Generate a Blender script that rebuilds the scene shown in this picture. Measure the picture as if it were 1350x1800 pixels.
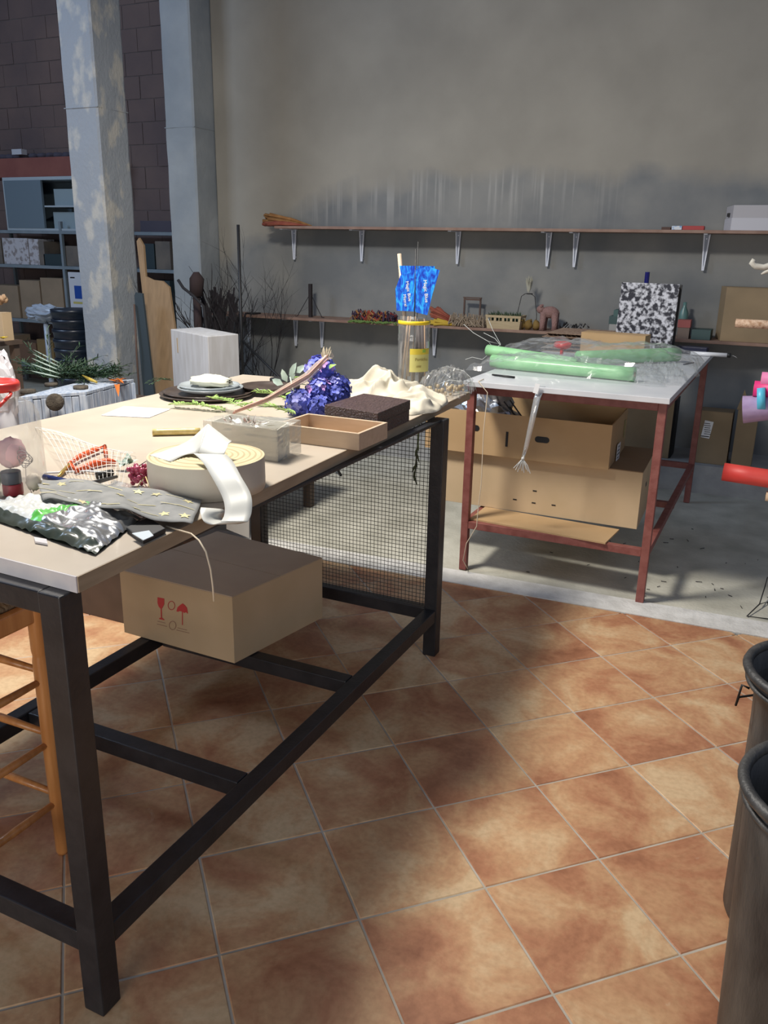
import bpy, math, random
from mathutils import Vector, Matrix, noise
random.seed(7)
PI = math.pi
for o in list(bpy.data.objects): bpy.data.objects.remove(o)
COL = bpy.context.scene.collection
SC = bpy.context.scene

# ------------------------------------------------------------------ camera
FPX, CAMH = 1471.7, 1.5323
RW = Vector((0.902, 0.431, 0.019)); FW = Vector((-0.406, 0.863, -0.301))
FW.normalize(); RW = (RW - FW * RW.dot(FW)).normalized(); UW = RW.cross(FW).normalized()
cd = bpy.data.cameras.new('camera'); cam = bpy.data.objects.new('camera', cd); COL.objects.link(cam)
cd.sensor_fit = 'HORIZONTAL'; cd.sensor_width = 36.0; cd.lens = 36.0 * FPX / 1350.0; cd.clip_start = 0.05
mw = Matrix(((RW.x, UW.x, -FW.x, 0), (RW.y, UW.y, -FW.y, 0), (RW.z, UW.z, -FW.z, CAMH), (0, 0, 0, 1)))
cam.matrix_world = mw
SC.camera = cam

# ------------------------------------------------------------------ world, lights, exposure
w = bpy.data.worlds.new('world'); SC.world = w; w.use_nodes = True
w.node_tree.nodes['Background'].inputs[0].default_value = (0.62, 0.74, 1.0, 1)
w.node_tree.nodes['Background'].inputs[1].default_value = 0.22
def area(name, loc, target, size, power, color, size_y=None):
    l = bpy.data.lights.new(name, 'AREA'); l.energy = power; l.color = color; l.size = size
    if size_y: l.shape = 'RECTANGLE'; l.size_y = size_y
    o = bpy.data.objects.new(name, l); COL.objects.link(o); o.location = loc
    d = Vector(target) - Vector(loc); o.rotation_euler = d.to_track_quat('-Z', 'Y').to_euler(); return o
area('ceiling_tube_light', (-2.25, 2.25, 3.35), (-1.9, 2.6, 0), 0.55, 132, (1.0, 0.94, 0.85), 0.6)
area('shop_front_daylight', (-0.6, -3.6, 1.35), (-1.1, 3.0, 0.9), 2.8, 84, (1.0, 0.95, 0.88), 1.5)
area('window_daylight_left', (-6.8, 2.0, 3.9), (-4.6, 5.6, 1.6), 1.4, 75, (0.55, 0.72, 1.0), 1.2)
SC.view_settings.view_transform = 'Standard'; SC.view_settings.look = 'None'
SC.view_settings.gamma = 1.0; SC.view_settings.use_curve_mapping = False
SC.view_settings.exposure = 0.25

# ------------------------------------------------------------------ placing helpers: sight line of a photo point met with a real plane
def ray(u, v): return FW + RW * ((u - 675) / FPX) - UW * ((v - 900) / FPX)
def az(u, v, z): d = ray(u, v); t = (z - CAMH) / d.z; return Vector((d.x * t, d.y * t, z))
def ay(u, v, y): d = ray(u, v); t = y / d.y; return Vector((d.x * t, y, CAMH + d.z * t))
def ax(u, v, x): d = ray(u, v); t = x / d.x; return Vector((x, d.y * t, CAMH + d.z * t))
WS, WC = 0.04, 6.338                                   # back wall: Y - WS*X = WC
def aw(u, v, off): d = ray(u, v); t = (WC - off) / (d.y - WS * d.x); return Vector((d.x * t, d.y * t, CAMH + d.z * t))
def wy(x, off): return WC - off + WS * x
def V(*a): return Vector(a)

# ------------------------------------------------------------------ materials
MATS = {}
def nodes(name):
    m = bpy.data.materials.new(name); m.use_nodes = True; nt = m.node_tree; return m, nt, nt.nodes, nt.links, nt.nodes['Principled BSDF']
def mat(name, c, rough=0.6, c2=None, scale=12, metal=0.0, bump=0.0, bscale=None, emis=None, coat=0, stretch=None, contrast=None):
    if name in MATS: return MATS[name]
    m, nt, N, L, B = nodes(name)
    B.inputs['Roughness'].default_value = rough; B.inputs['Metallic'].default_value = metal
    B.inputs['Base Color'].default_value = (*c, 1)
    if coat: B.inputs['Coat Weight'].default_value = coat; B.inputs['Coat Roughness'].default_value = 0.15
    vec = None
    if c2 or bump:
        g = N.new('ShaderNodeNewGeometry'); mp = N.new('ShaderNodeMapping'); L.new(g.outputs['Position'], mp.inputs[0]); vec = mp.outputs[0]
        if stretch: mp.inputs['Scale'].default_value = stretch
    if c2:
        n = N.new('ShaderNodeTexNoise'); n.inputs['Scale'].default_value = scale; n.inputs['Detail'].default_value = 6; L.new(vec, n.inputs[0])
        r = N.new('ShaderNodeValToRGB'); lo, hi = contrast or (0.35, 0.65); r.color_ramp.elements[0].position = lo; r.color_ramp.elements[1].position = hi
        r.color_ramp.elements[0].color = (*c, 1); r.color_ramp.elements[1].color = (*c2, 1)
        L.new(n.outputs[0], r.inputs[0]); L.new(r.outputs[0], B.inputs['Base Color'])
    if bump:
        n2 = N.new('ShaderNodeTexNoise'); n2.inputs['Scale'].default_value = bscale or scale * 4; n2.inputs['Detail'].default_value = 4; L.new(vec, n2.inputs[0])
        b = N.new('ShaderNodeBump'); b.inputs['Strength'].default_value = bump; b.inputs['Distance'].default_value = 0.01
        L.new(n2.outputs[0], b.inputs['Height']); L.new(b.outputs[0], B.inputs['Normal'])
    MATS[name] = m; return m
def film(name, tint=(0.97, 0.98, 0.98), base=0.06, edge=0.40, body=(0.9, 0.92, 0.92), body_amt=0.07, rough=0.10):
    if name in MATS: return MATS[name]
    m, nt, N, L, B = nodes(name); N.remove(B); out = N['Material Output']
    tr = N.new('ShaderNodeBsdfTransparent'); tr.inputs[0].default_value = (*tint, 1)
    gl = N.new('ShaderNodeBsdfGlossy'); gl.inputs['Roughness'].default_value = rough
    df = N.new('ShaderNodeBsdfDiffuse'); df.inputs[0].default_value = (*body, 1)
    m1 = N.new('ShaderNodeMixShader'); m1.inputs[0].default_value = body_amt; L.new(tr.outputs[0], m1.inputs[1]); L.new(df.outputs[0], m1.inputs[2])
    lw = N.new('ShaderNodeLayerWeight'); lw.inputs[0].default_value = 0.25
    mr = N.new('ShaderNodeMapRange'); mr.inputs['To Min'].default_value = base; mr.inputs['To Max'].default_value = edge
    L.new(lw.outputs['Facing'], mr.inputs[0])
    m2 = N.new('ShaderNodeMixShader'); L.new(mr.outputs[0], m2.inputs[0]); L.new(m1.outputs[0], m2.inputs[1]); L.new(gl.outputs[0], m2.inputs[2])
    L.new(m2.outputs[0], out.inputs[0]); MATS[name] = m; return m

def tile_mat():
    m, nt, N, L, B = nodes('terracotta_tile')
    g = N.new('ShaderNodeNewGeometry'); oi = N.new('ShaderNodeObjectInfo')
    mul = N.new('ShaderNodeMath'); mul.operation = 'MULTIPLY'; mul.inputs[1].default_value = 37.0; L.new(oi.outputs['Random'], mul.inputs[0])
    n = N.new('ShaderNodeTexNoise'); n.noise_dimensions = '4D'; n.inputs['Scale'].default_value = 4.2; n.inputs['Detail'].default_value = 7; n.inputs['Roughness'].default_value = 0.62; n.inputs['Distortion'].default_value = 0.5
    L.new(g.outputs['Position'], n.inputs['Vector']); L.new(mul.outputs[0], n.inputs['W'])
    sh = N.new('ShaderNodeMath'); sh.operation = 'MULTIPLY_ADD'; sh.inputs[1].default_value = 0.14; L.new(oi.outputs['Random'], sh.inputs[0]); L.new(n.outputs[0], sh.inputs[2])
    r = N.new('ShaderNodeValToRGB'); e = r.color_ramp.elements
    e[0].position = 0.36; e[0].color = (0.29, 0.120, 0.064, 1); e[1].position = 0.71; e[1].color = (0.64, 0.46, 0.275, 1)
    x = e.new(0.48); x.color = (0.43, 0.20, 0.107, 1); x = e.new(0.60); x.color = (0.55, 0.325, 0.175, 1)
    L.new(sh.outputs[0], r.inputs[0])
    n3 = N.new('ShaderNodeTexNoise'); n3.inputs['Scale'].default_value = 60; n3.inputs['Detail'].default_value = 3; L.new(g.outputs['Position'], n3.inputs['Vector'])
    mx = N.new('ShaderNodeMix'); mx.data_type = 'RGBA'; mx.blend_type = 'MULTIPLY'; mx.inputs[0].default_value = 0.35
    r2 = N.new('ShaderNodeValToRGB'); r2.color_ramp.elements[0].position = 0.3; r2.color_ramp.elements[0].color = (0.6, 0.55, 0.5, 1); r2.color_ramp.elements[1].position = 0.6
    L.new(n3.outputs[0], r2.inputs[0]); L.new(r.outputs[0], mx.inputs[6]); L.new(r2.outputs[0], mx.inputs[7])
    ns = N.new('ShaderNodeTexNoise'); ns.inputs['Scale'].default_value = 7.5; ns.inputs['Detail'].default_value = 5; ns.inputs['Distortion'].default_value = 1.2; L.new(g.outputs['Position'], ns.inputs['Vector'])
    rs = N.new('ShaderNodeMapRange'); rs.inputs['From Min'].default_value = 0.70; rs.inputs['From Max'].default_value = 0.78; rs.inputs['To Max'].default_value = 0.45; L.new(ns.outputs[0], rs.inputs[0])
    m3 = N.new('ShaderNodeMix'); m3.data_type = 'RGBA'; L.new(rs.outputs[0], m3.inputs[0]); L.new(mx.outputs[2], m3.inputs[6]); m3.inputs[7].default_value = (0.68, 0.60, 0.50, 1)
    L.new(m3.outputs[2], B.inputs['Base Color']); B.inputs['Roughness'].default_value = 0.42; B.inputs['Specular IOR Level'].default_value = 0.35
    b = N.new('ShaderNodeBump'); b.inputs['Strength'].default_value = 0.12; b.inputs['Distance'].default_value = 0.006; L.new(n.outputs[0], b.inputs['Height']); L.new(b.outputs[0], B.inputs['Normal'])
    return m
def plaster_mat():
    m, nt, N, L, B = nodes('rendered_wall')
    g = N.new('ShaderNodeNewGeometry'); sp = N.new('ShaderNodeSeparateXYZ'); L.new(g.outputs['Position'], sp.inputs[0])
    def nz(scale, det, st=None, dist=0):
        n = N.new('ShaderNodeTexNoise'); n.inputs['Scale'].default_value = scale; n.inputs['Detail'].default_value = det; n.inputs['Distortion'].default_value = dist
        mp = N.new('ShaderNodeMapping'); L.new(g.outputs['Position'], mp.inputs[0])
        if st: mp.inputs['Scale'].default_value = st
        L.new(mp.outputs[0], n.inputs['Vector']); return n.outputs[0]
    def mth(op, a, b=None, c=None):
        x = N.new('ShaderNodeMath'); x.operation = op
        for i, s in enumerate((a, b, c)):
            if s is None: continue
            if isinstance(s, (int, float)): x.inputs[i].default_value = s
            else: L.new(s, x.inputs[i])
        return x.outputs[0]
    def ramp(f, p0, c0, p1, c1):
        r = N.new('ShaderNodeValToRGB'); e = r.color_ramp.elements; e[0].position = p0; e[1].position = p1; e[0].color = (*c0, 1); e[1].color = (*c1, 1); L.new(f, r.inputs[0]); return r.outputs[0]
    def mix(f, a, b):
        x = N.new('ShaderNodeMix'); x.data_type = 'RGBA'; L.new(f, x.inputs[0]); L.new(a, x.inputs[6]); L.new(b, x.inputs[7]); return x.outputs[2]
    upper = ramp(nz(1.6, 8), 0.3, (0.275, 0.258, 0.222), 0.7, (0.36, 0.338, 0.29))
    lower = ramp(nz(2.2, 8), 0.35, (0.175, 0.185, 0.19), 0.65, (0.27, 0.27, 0.255))
    # ragged horizon between upper render and the darker damp lower band, around z = 2.0, falling away to the left
    zz = mth('ADD', sp.outputs[2], mth('MULTIPLY', nz(2.4, 6), 0.5))
    zz = mth('ADD', zz, mth('MULTIPLY', mth('MAXIMUM', mth('SUBTRACT', -3.2, sp.outputs[0]), 0.0), 0.5))
    band = N.new('ShaderNodeMapRange'); band.inputs['From Min'].default_value = 2.20; band.inputs['From Max'].default_value = 2.36; L.new(zz, band.inputs[0])
    c = mix(band.outputs[0], lower, upper)
    # pale runs of lime under the horizon
    dr = N.new('ShaderNodeMapRange'); dr.inputs['From Min'].default_value = 0.52; dr.inputs['From Max'].default_value = 0.62; L.new(nz(1.0, 4, (26, 26, 0.6)), dr.inputs[0])
    ln = N.new('ShaderNodeMapRange'); ln.inputs['From Min'].default_value = 1.66; ln.inputs['From Max'].default_value = 1.90; L.new(mth('ADD', sp.outputs[2], mth('MULTIPLY_ADD', nz(3.5, 2, (1, 1, 0.01)), 0.5, -0.25)), ln.inputs[0])
    xm = N.new('ShaderNodeMapRange'); xm.inputs['From Min'].default_value = 1.5; xm.inputs['From Max'].default_value = 0.9; L.new(mth('ABSOLUTE', mth('ADD', sp.outputs[0], 2.6)), xm.inputs[0])
    f = mth('MULTIPLY', mth('MULTIPLY', dr.outputs[0], ln.outputs[0]), mth('MULTIPLY', xm.outputs[0], 0.48))
    f = mth('MULTIPLY', f, mth('SUBTRACT', 1.0, band.outputs[0]))
    pale = N.new('ShaderNodeRGB'); pale.outputs[0].default_value = (0.46, 0.45, 0.42, 1)
    c = mix(f, c, pale.outputs[0])
    L.new(c, B.inputs['Base Color']); B.inputs['Roughness'].default_value = 0.9; B.inputs['Specular IOR Level'].default_value = 0.2
    b = N.new('ShaderNodeBump'); b.inputs['Strength'].default_value = 0.35; b.inputs['Distance'].default_value = 0.01; L.new(nz(9, 8), b.inputs['Height']); L.new(b.outputs[0], B.inputs['Normal'])
    return m
TILE = tile_mat(); WALL = plaster_mat()
M_GROUT = mat('grout', (0.40, 0.355, 0.29), 0.9, (0.50, 0.45, 0.38), 9)
M_CONC = mat('rough_concrete', (0.40, 0.39, 0.325), 0.85, (0.60, 0.585, 0.50), 5, bump=0.3, bscale=60, contrast=(0.3, 0.7))
M_CURB = mat('pale_concrete', (0.56, 0.55, 0.52), 0.8, (0.70, 0.69, 0.66), 14, bump=0.3, bscale=70)
M_PILLAR = mat('flaking_pillar_paint', (0.30, 0.325, 0.35), 0.85, (0.47, 0.455, 0.41), 4.5, bump=0.5, bscale=30, stretch=(1.8, 1.8, 1.2), contrast=(0.53, 0.64))
M_PILLAR2 = mat('cast_concrete_pillar', (0.26, 0.285, 0.30), 0.85, (0.33, 0.35, 0.355), 3, bump=0.3, bscale=20)
M_BRICK = mat('hollow_brick', (0.105, 0.078, 0.078), 0.9, (0.165, 0.115, 0.10), 1.3, bump=0.3, bscale=40)
M_MORTAR = mat('mortar', (0.105, 0.085, 0.082), 0.95, (0.14, 0.115, 0.108), 10)
M_BLACKSTEEL = mat('black_painted_steel', (0.012, 0.013, 0.017), 0.38, (0.022, 0.022, 0.026), 20, bump=0.08, bscale=70)
M_REDSTEEL = mat('oxide_red_steel', (0.19, 0.052, 0.042), 0.55, (0.25, 0.085, 0.07), 25, bump=0.1, bscale=90)
M_BOARD = mat('pale_worktop_laminate', (0.44, 0.375, 0.30), 0.38, (0.52, 0.45, 0.36), 3.5, bump=0.05, bscale=30)
M_EDGE = mat('raw_board_edge', (0.33, 0.25, 0.16), 0.7, (0.42, 0.32, 0.21), 60, stretch=(1, 0.1, 1))
M_EDGEW = mat('worn_white_edging', (0.60, 0.58, 0.60), 0.35, (0.70, 0.67, 0.66), 18)
M_WHITETOP = mat('white_laminate', (0.55, 0.57, 0.60), 0.4, (0.63, 0.64, 0.66), 6)
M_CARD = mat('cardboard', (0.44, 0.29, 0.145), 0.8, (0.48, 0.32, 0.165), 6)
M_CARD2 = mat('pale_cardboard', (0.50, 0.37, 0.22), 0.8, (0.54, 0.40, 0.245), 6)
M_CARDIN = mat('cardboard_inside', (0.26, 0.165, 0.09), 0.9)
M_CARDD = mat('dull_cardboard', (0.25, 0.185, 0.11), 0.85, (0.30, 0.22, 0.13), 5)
M_CARDTOP = mat('carton_lid_ambient_tone', (0.42, 0.325, 0.235), 0.8, (0.46, 0.36, 0.26), 5)  # ambient light on the lid shaded by the bench is put into this colour
M_WHITE = mat('white_paper', (0.78, 0.79, 0.80), 0.6)
M_BLACK = mat('matt_black', (0.012, 0.012, 0.013), 0.5)
M_BLACKP = mat('black_plastic', (0.03, 0.03, 0.03), 0.5, (0.095, 0.09, 0.083), 7, bump=0.25, bscale=60, stretch=(2, 2, .7), contrast=(.35, .7))
M_PINE = mat('varnished_pine', (0.50, 0.20, 0.055), 0.38, (0.62, 0.28, 0.09), 10, stretch=(6, 6, 0.6), coat=0.3)
M_STRAW = mat('woven_rush', (0.20, 0.14, 0.08), 0.85, (0.33, 0.24, 0.14), 70, bump=0.6, bscale=90, stretch=(0.25, 2, 1))
M_BEECH = mat('beech_wood', (0.54, 0.39, 0.26), 0.55, (0.60, 0.45, 0.31), 14, stretch=(0.6, 4, 4))
M_SHELF = mat('shelf_board', (0.22, 0.13, 0.095), 0.6, (0.29, 0.185, 0.14), 12)
M_BRACKET = mat('white_enamel', (0.72, 0.76, 0.85), 0.35)
M_FILM = film('clear_film'); M_GLASS = film('clear_jar_plastic', base=0.05, edge=0.6, body_amt=0.10)
M_GREENLEAF = mat('bright_leaf', (0.16, 0.30, 0.06), 0.5, (0.34, 0.46, 0.13), 40)
M_DARKLEAF = mat('dark_leaf', (0.018, 0.045, 0.022), 0.5, (0.05, 0.10, 0.045), 30)
M_SAGE = mat('sage_leaf', (0.33, 0.42, 0.36), 0.6, (0.42, 0.50, 0.42), 30)
M_TWIG = mat('dark_twig', (0.018, 0.016, 0.018), 0.8)
M_TWINE = mat('pale_twine', (0.62, 0.52, 0.38), 0.8)
M_CLOTH = mat('cream_cotton', (0.56, 0.51, 0.40), 0.85, (0.63, 0.58, 0.47), 10, bump=0.1, bscale=60)
M_RED = mat('red_plastic', (0.72, 0.05, 0.035), 0.35, coat=0.3)
M_ORANGE = mat('orange_red_plastic', (0.74, 0.11, 0.03), 0.4)
M_STEEL = mat('bright_steel', (0.55, 0.55, 0.56), 0.3, metal=1.0)

# ------------------------------------------------------------------ mesh builder
class MB:
    def __init__(s): s.v = []; s.f = []; s.m = []; s.sm = []
    def add(s, vs, fs, mi=0, smooth=False):
        o = len(s.v); s.v += [Vector(x) for x in vs]
        for f in fs: s.f.append([i + o for i in f]); s.m.append(mi); s.sm.append(smooth)
        return s
    def prism(s, pts, z0, z1, mi=0, top=None):
        n = len(pts); vs = [(p[0], p[1], z0) for p in pts] + [(p[0], p[1], z1) for p in (top or pts)]
        return s.add(vs, [list(range(n))[::-1], list(range(n, 2 * n))] + [[i, (i + 1) % n, n + (i + 1) % n, n + i] for i in range(n)], mi)
    def box(s, x0, y0, z0, x1, y1, z1, mi=0):
        return s.prism([(x0, y0), (x1, y0), (x1, y1), (x0, y1)], z0, z1, mi)
    def obox(s, c, size, R=None, mi=0):
        R = R or Matrix.Identity(3); c = Vector(c); hx, hy, hz = [q / 2 for q in size]
        vs = [c + R @ Vector((x, y, z)) for z in (-hz, hz) for (x, y) in ((-hx, -hy), (hx, -hy), (hx, hy), (-hx, hy))]
        return s.add(vs, [[3, 2, 1, 0], [4, 5, 6, 7], [0, 1, 5, 4], [1, 2, 6, 5], [2, 3, 7, 6], [3, 0, 4, 7]], mi)
    def beam(s, p, q, w_, h_, mi=0):
        p = Vector(p); q = Vector(q); d = (q - p); L_ = d.length; d.normalize()
        up = Vector((0, 0, 1)) if abs(d.z) < 0.95 else Vector((0, 1, 0))
        x = d.cross(up).normalized(); y = x.cross(d)
        R = Matrix((x, d, y)).transposed(); return s.obox((p + q) / 2, (w_, L_, h_), R, mi)
    def tube(s, pts, r, n=8, mi=0, cap=True, closed=False):
        pts = [Vector(p) for p in pts]; k = len(pts); rs = r if isinstance(r, (list, tuple)) else [r] * k
        o = len(s.v); prev = None
        for i, p in enumerate(pts):
            if closed: d = pts[(i + 1) % k] - pts[i - 1]
            else: d = pts[min(i + 1, k - 1)] - pts[max(i - 1, 0)]
            if d.length < 1e-9: d = Vector((0, 0, 1))
            d.normalize()
            if prev is None:
                a = Vector((0, 0, 1)) if abs(d.z) < 0.9 else Vector((1, 0, 0)); x = d.cross(a).normalized()
            else:
                x = prev - d * prev.dot(d); x.normalize()
            prev = x; y = d.cross(x)
            for j in range(n):
                a = 2 * PI * j / n; s.v.append(p + (x * math.cos(a) + y * math.sin(a)) * rs[i])
        for i in range(k if closed else k - 1):
            i2 = (i + 1) % k
            for j in range(n):
                s.f.append([o + i * n + j, o + i * n + (j + 1) % n, o + i2 * n + (j + 1) % n, o + i2 * n + j]); s.m.append(mi); s.sm.append(n > 4)
        if cap and not closed:
            s.f.append([o + j for j in range(n)][::-1]); s.m.append(mi); s.sm.append(False)
            s.f.append([o + (k - 1) * n + j for j in range(n)]); s.m.append(mi); s.sm.append(False)
        return s
    def lathe(s, c, prof, n=32, mi=0, R=None, sx=1, sy=1, cap0=True, cap1=True):
        c = Vector(c); o = len(s.v); R = R or Matrix.Identity(3)
        for (r, z) in prof:
            for j in range(n): a = 2 * PI * j / n; s.v.append(c + R @ Vector((r * sx * math.cos(a), r * sy * math.sin(a), z)))
        for i in range(len(prof) - 1):
            for j in range(n): s.f.append([o + i * n + j, o + i * n + (j + 1) % n, o + (i + 1) * n + (j + 1) % n, o + (i + 1) * n + j]); s.m.append(mi); s.sm.append(True)
        if cap0: s.f.append([o + j for j in range(n)][::-1]); s.m.append(mi); s.sm.append(False)
        if cap1: k = len(prof) - 1; s.f.append([o + k * n + j for j in range(n)]); s.m.append(mi); s.sm.append(False)
        return s
    def sheet(s, fn, nu, nv, mi=0, smooth=True, mfn=None):
        o = len(s.v)
        for i in range(nu + 1):
            for j in range(nv + 1): s.v.append(Vector(fn(i / nu, j / nv)))
        for i in range(nu):
            for j in range(nv):
                a = o + i * (nv + 1) + j; s.f.append([a, a + nv + 1, a + nv + 2, a + 1]); s.m.append(mfn((i + .5) / nu, (j + .5) / nv) if mfn else mi); s.sm.append(smooth)
        return s
    def ball(s, c, r, nu=12, nv=8, mi=0, nz=0, nf=8, flat=1.0, seed=0):
        c = Vector(c); r = Vector((r, r, r)) if not hasattr(r, '__len__') else Vector(r)
        def fn(u, v):
            th = PI * v; ph = 2 * PI * u; d = Vector((math.sin(th) * math.cos(ph), math.sin(th) * math.sin(ph), math.cos(th)))
            k = 1 + nz * noise.noise(d * nf + Vector((seed, 0, 0))) if nz else 1
            return c + Vector((d.x * r.x, d.y * r.y, d.z * r.z)) * k
        return s.sheet(fn, nu, nv, mi)
    def leaf(s, p, d, up, L_, w_, mi=0, curl=0.15):
        p = Vector(p); d = Vector(d).normalized(); sd = d.cross(Vector(up))
        if sd.length < 1e-4: sd = d.cross(Vector((1, 0, 0)))
        sd.normalize(); n_ = sd.cross(d)
        a = p; b = p + d * L_ * .35 + sd * w_ / 2 + n_ * L_ * curl * .5; c = p + d * L_ * .35 - sd * w_ / 2 + n_ * L_ * curl * .5
        e = p + d * L_ * .4 + n_ * L_ * curl * .3; g = p + d * L_ * .75 + sd * w_ * .33 + n_ * L_ * curl * .3; h = p + d * L_ * .75 - sd * w_ * .33 + n_ * L_ * curl * .3; t = p + d * L_ - n_ * L_ * curl * .4
        return s.add([a, b, c, e, g, h, t], [[0, 1, 3], [0, 3, 2], [1, 4, 3], [3, 5, 2], [3, 4, 6], [3, 6, 5]], mi, True)
    def build(s, name, mats, parent=None, bevel=0, solid=0):
        me = bpy.data.meshes.new(name); org = Vector((0, 0, 0))
        if parent is not None:
            q = parent
            while q is not None: org = org + q.location; q = q.parent
        me.from_pydata([v - org for v in s.v], [], s.f); me.update()
        for m in (mats if isinstance(mats, (list, tuple)) else [mats]): me.materials.append(m)
        me.polygons.foreach_set('material_index', s.m); me.polygons.foreach_set('use_smooth', s.sm)
        o = bpy.data.objects.new(name, me); COL.objects.link(o)
        if parent is not None: o.parent = parent
        if solid: md = o.modifiers.new('solid', 'SOLIDIFY'); md.thickness = solid; md.offset = 0
        if bevel: md = o.modifiers.new('bevel', 'BEVEL'); md.width = bevel; md.segments = 2; md.limit_method = 'ANGLE'; md.angle_limit = 0.7
        return o
    def item(s, name, label, cat, mats, group=None, kind=None, bevel=0, solid=0):
        # a thing of one mesh: origin at its base centre
        xs = [v.x for v in s.v]; ys = [v.y for v in s.v]; zs = [v.z for v in s.v]
        c = Vector(((min(xs) + max(xs)) / 2, (min(ys) + max(ys)) / 2, min(zs))); s.v = [v - c for v in s.v]
        o = s.build(name, mats, None, bevel, solid); o.location = c; o['label'] = label; o['category'] = cat
        if group: o['group'] = group
        if kind: o['kind'] = kind
        return o
def thing(name, label, cat, loc, group=None):
    o = bpy.data.objects.new(name, None); COL.objects.link(o); o.location = loc; o.empty_display_size = 0.1
    o['label'] = label; o['category'] = cat
    if group: o['group'] = group
    return o
def struct(mb, name, mats, bevel=0):
    o = mb.build(name, mats, None, bevel); o['kind'] = 'structure'; return o
def lettering(txt, size, M, parent, material, name='lettering', ext=0.0002):
    cu = bpy.data.curves.new(name, 'FONT'); cu.body = txt; cu.size = size; cu.extrude = ext; cu.align_x = 'CENTER'; cu.align_y = 'CENTER'
    t = bpy.data.objects.new(name, cu); COL.objects.link(t); bpy.context.view_layer.update()
    me = bpy.data.meshes.new_from_object(t.evaluated_get(bpy.context.evaluated_depsgraph_get()))
    bpy.data.objects.remove(t); org = Vector((0, 0, 0)); q = parent
    while q is not None: org = org + q.location; q = q.parent
    me.transform(Matrix.Translation(-org) @ M); me.materials.clear(); me.materials.append(material)
    o = bpy.data.objects.new(name, me); COL.objects.link(o); o.parent = parent; return o
def frame_m(o, x, y): # matrix with origin o, text x axis, text y axis
    x = Vector(x).normalized(); y = (Vector(y) - x * Vector(y).dot(x)).normalized(); z = x.cross(y)
    return Matrix(((x.x, y.x, z.x, o[0]), (x.y, y.y, z.y, o[1]), (x.z, y.z, z.z, o[2]), (0, 0, 0, 1)))
def rotz(a): return Matrix.Rotation(a, 3, 'Z')

# ================================================================== SETTING
def curb_y(x): return 3.585 + 0.04 * x                # front edge of the curb strip
c45 = math.cos(PI / 4); T = 0.333; OFF = Vector((1.430, -2.152))
floor = struct(MB().box(-9.5, -4.5, -0.12, 3.2, 3.55, -0.0022), 'floor', M_GROUT)
def gridpt(i, j): return Vector((c45 * T * (i + j), c45 * T * (j - i))) - Vector((OFF.x, OFF.y))
# world = M @ (i*T, -r*T): x = c(i*T + r*T), y = c(i*T - r*T)
def gp(i, r): return Vector((c45 * T * (i + r), c45 * T * (i - r))) - OFF
def clip(poly, inside, inter):
    out = []
    for k in range(len(poly)):
        a, b = poly[k - 1], poly[k]
        if inside(b):
            if not inside(a): out.append(inter(a, b))
            out.append(b)
        elif inside(a): out.append(inter(a, b))
    return out
def tile_verts(poly, g=0.0028, z=0.0):
    c = sum(poly, Vector((0, 0))) / len(poly); ins = []
    n = len(poly)
    for k in range(n):
        p = poly[k]; a = (poly[k - 1] - p).normalized(); b = (poly[(k + 1) % n] - p).normalized(); s_ = a + b
        sn = max(0.2, abs(a.x * b.y - a.y * b.x)); ins.append((p + (a + b) * (g / sn), p + (a + b) * ((g + 0.0022) / sn)))
    vs = [(i[0].x, i[0].y, -0.0045) for i in ins] + [(i[0].x, i[0].y, z - 0.0018) for i in ins] + [(i[1].x, i[1].y, z) for i in ins]
    fs = [[k, (k + 1) % n, n + (k + 1) % n, n + k] for k in range(n)] + [[n + k, n + (k + 1) % n, 2 * n + (k + 1) % n, 2 * n + k] for k in range(n)] + [list(range(2 * n, 3 * n))]
    return vs, fs
def infront(p):
    d = Vector((p.x, p.y, -CAMH)); z = d.dot(FW)
    if z < 0.15: return None
    return 675 + FPX * d.dot(RW) / z, 900 - FPX * d.dot(UW) / z
rest = MB(); cands = []
for i in range(-30, 32):
    for r in range(-32, 30):
        poly = [gp(i, r), gp(i + 1, r), gp(i + 1, r + 1), gp(i, r + 1)]
        A = sum(poly[k].x * poly[(k + 1) % 4].y - poly[(k + 1) % 4].x * poly[k].y for k in range(4))
        if A < 0: poly = poly[::-1]
        c = sum(poly, Vector((0, 0))) / 4
        if c.x < -7.5 or c.x > 2.6 or c.y < -3 or c.y > 4.2: continue
        if min(p.y - curb_y(p.x) for p in poly) > -0.02: continue
        full = max(p.y - curb_y(p.x) for p in poly) < 0
        if not full:
            poly = clip(poly, lambda p: p.y < curb_y(p.x), lambda a, b: a.lerp(b, (curb_y(a.x) - a.y) / ((b.y - a.y) - 0.04 * (b.x - a.x))))
            if len(poly) < 3: continue
            poly = [p for k, p in enumerate(poly) if (p - poly[k - 1]).length > 0.004]
            if len(poly) < 3: continue
        px = infront(c); vis = px is not None and -260 < px[0] < 1500 and 700 < px[1] < 2050
        cands.append((c, poly, full, vis))
fullmesh = None; cnt = 0
for c, poly, full, vis in sorted(cands, key=lambda t: t[0].length):
    dz = random.uniform(-0.0006, 0.0006)
    if vis and cnt < 296:
        if full:
            if fullmesh is None:
                vs, fs = tile_verts([p - c for p in poly]); fullmesh = bpy.data.meshes.new('floor_tile'); fullmesh.from_pydata(vs, [], fs); fullmesh.materials.append(TILE)
            me = fullmesh
        else:
            vs, fs = tile_verts([p - c for p in poly]); me = bpy.data.meshes.new('floor_tile'); me.from_pydata(vs, [], fs); me.materials.append(TILE)
        o = bpy.data.objects.new('floor_tile', me); COL.objects.link(o); o.parent = floor; o.location = (c.x, c.y, dz); cnt += 1
    else:
        vs, fs = tile_verts(poly); rest.add(vs, fs)
ro = rest.build('tiling', TILE, floor); ro['kind'] = 'stuff'
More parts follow.
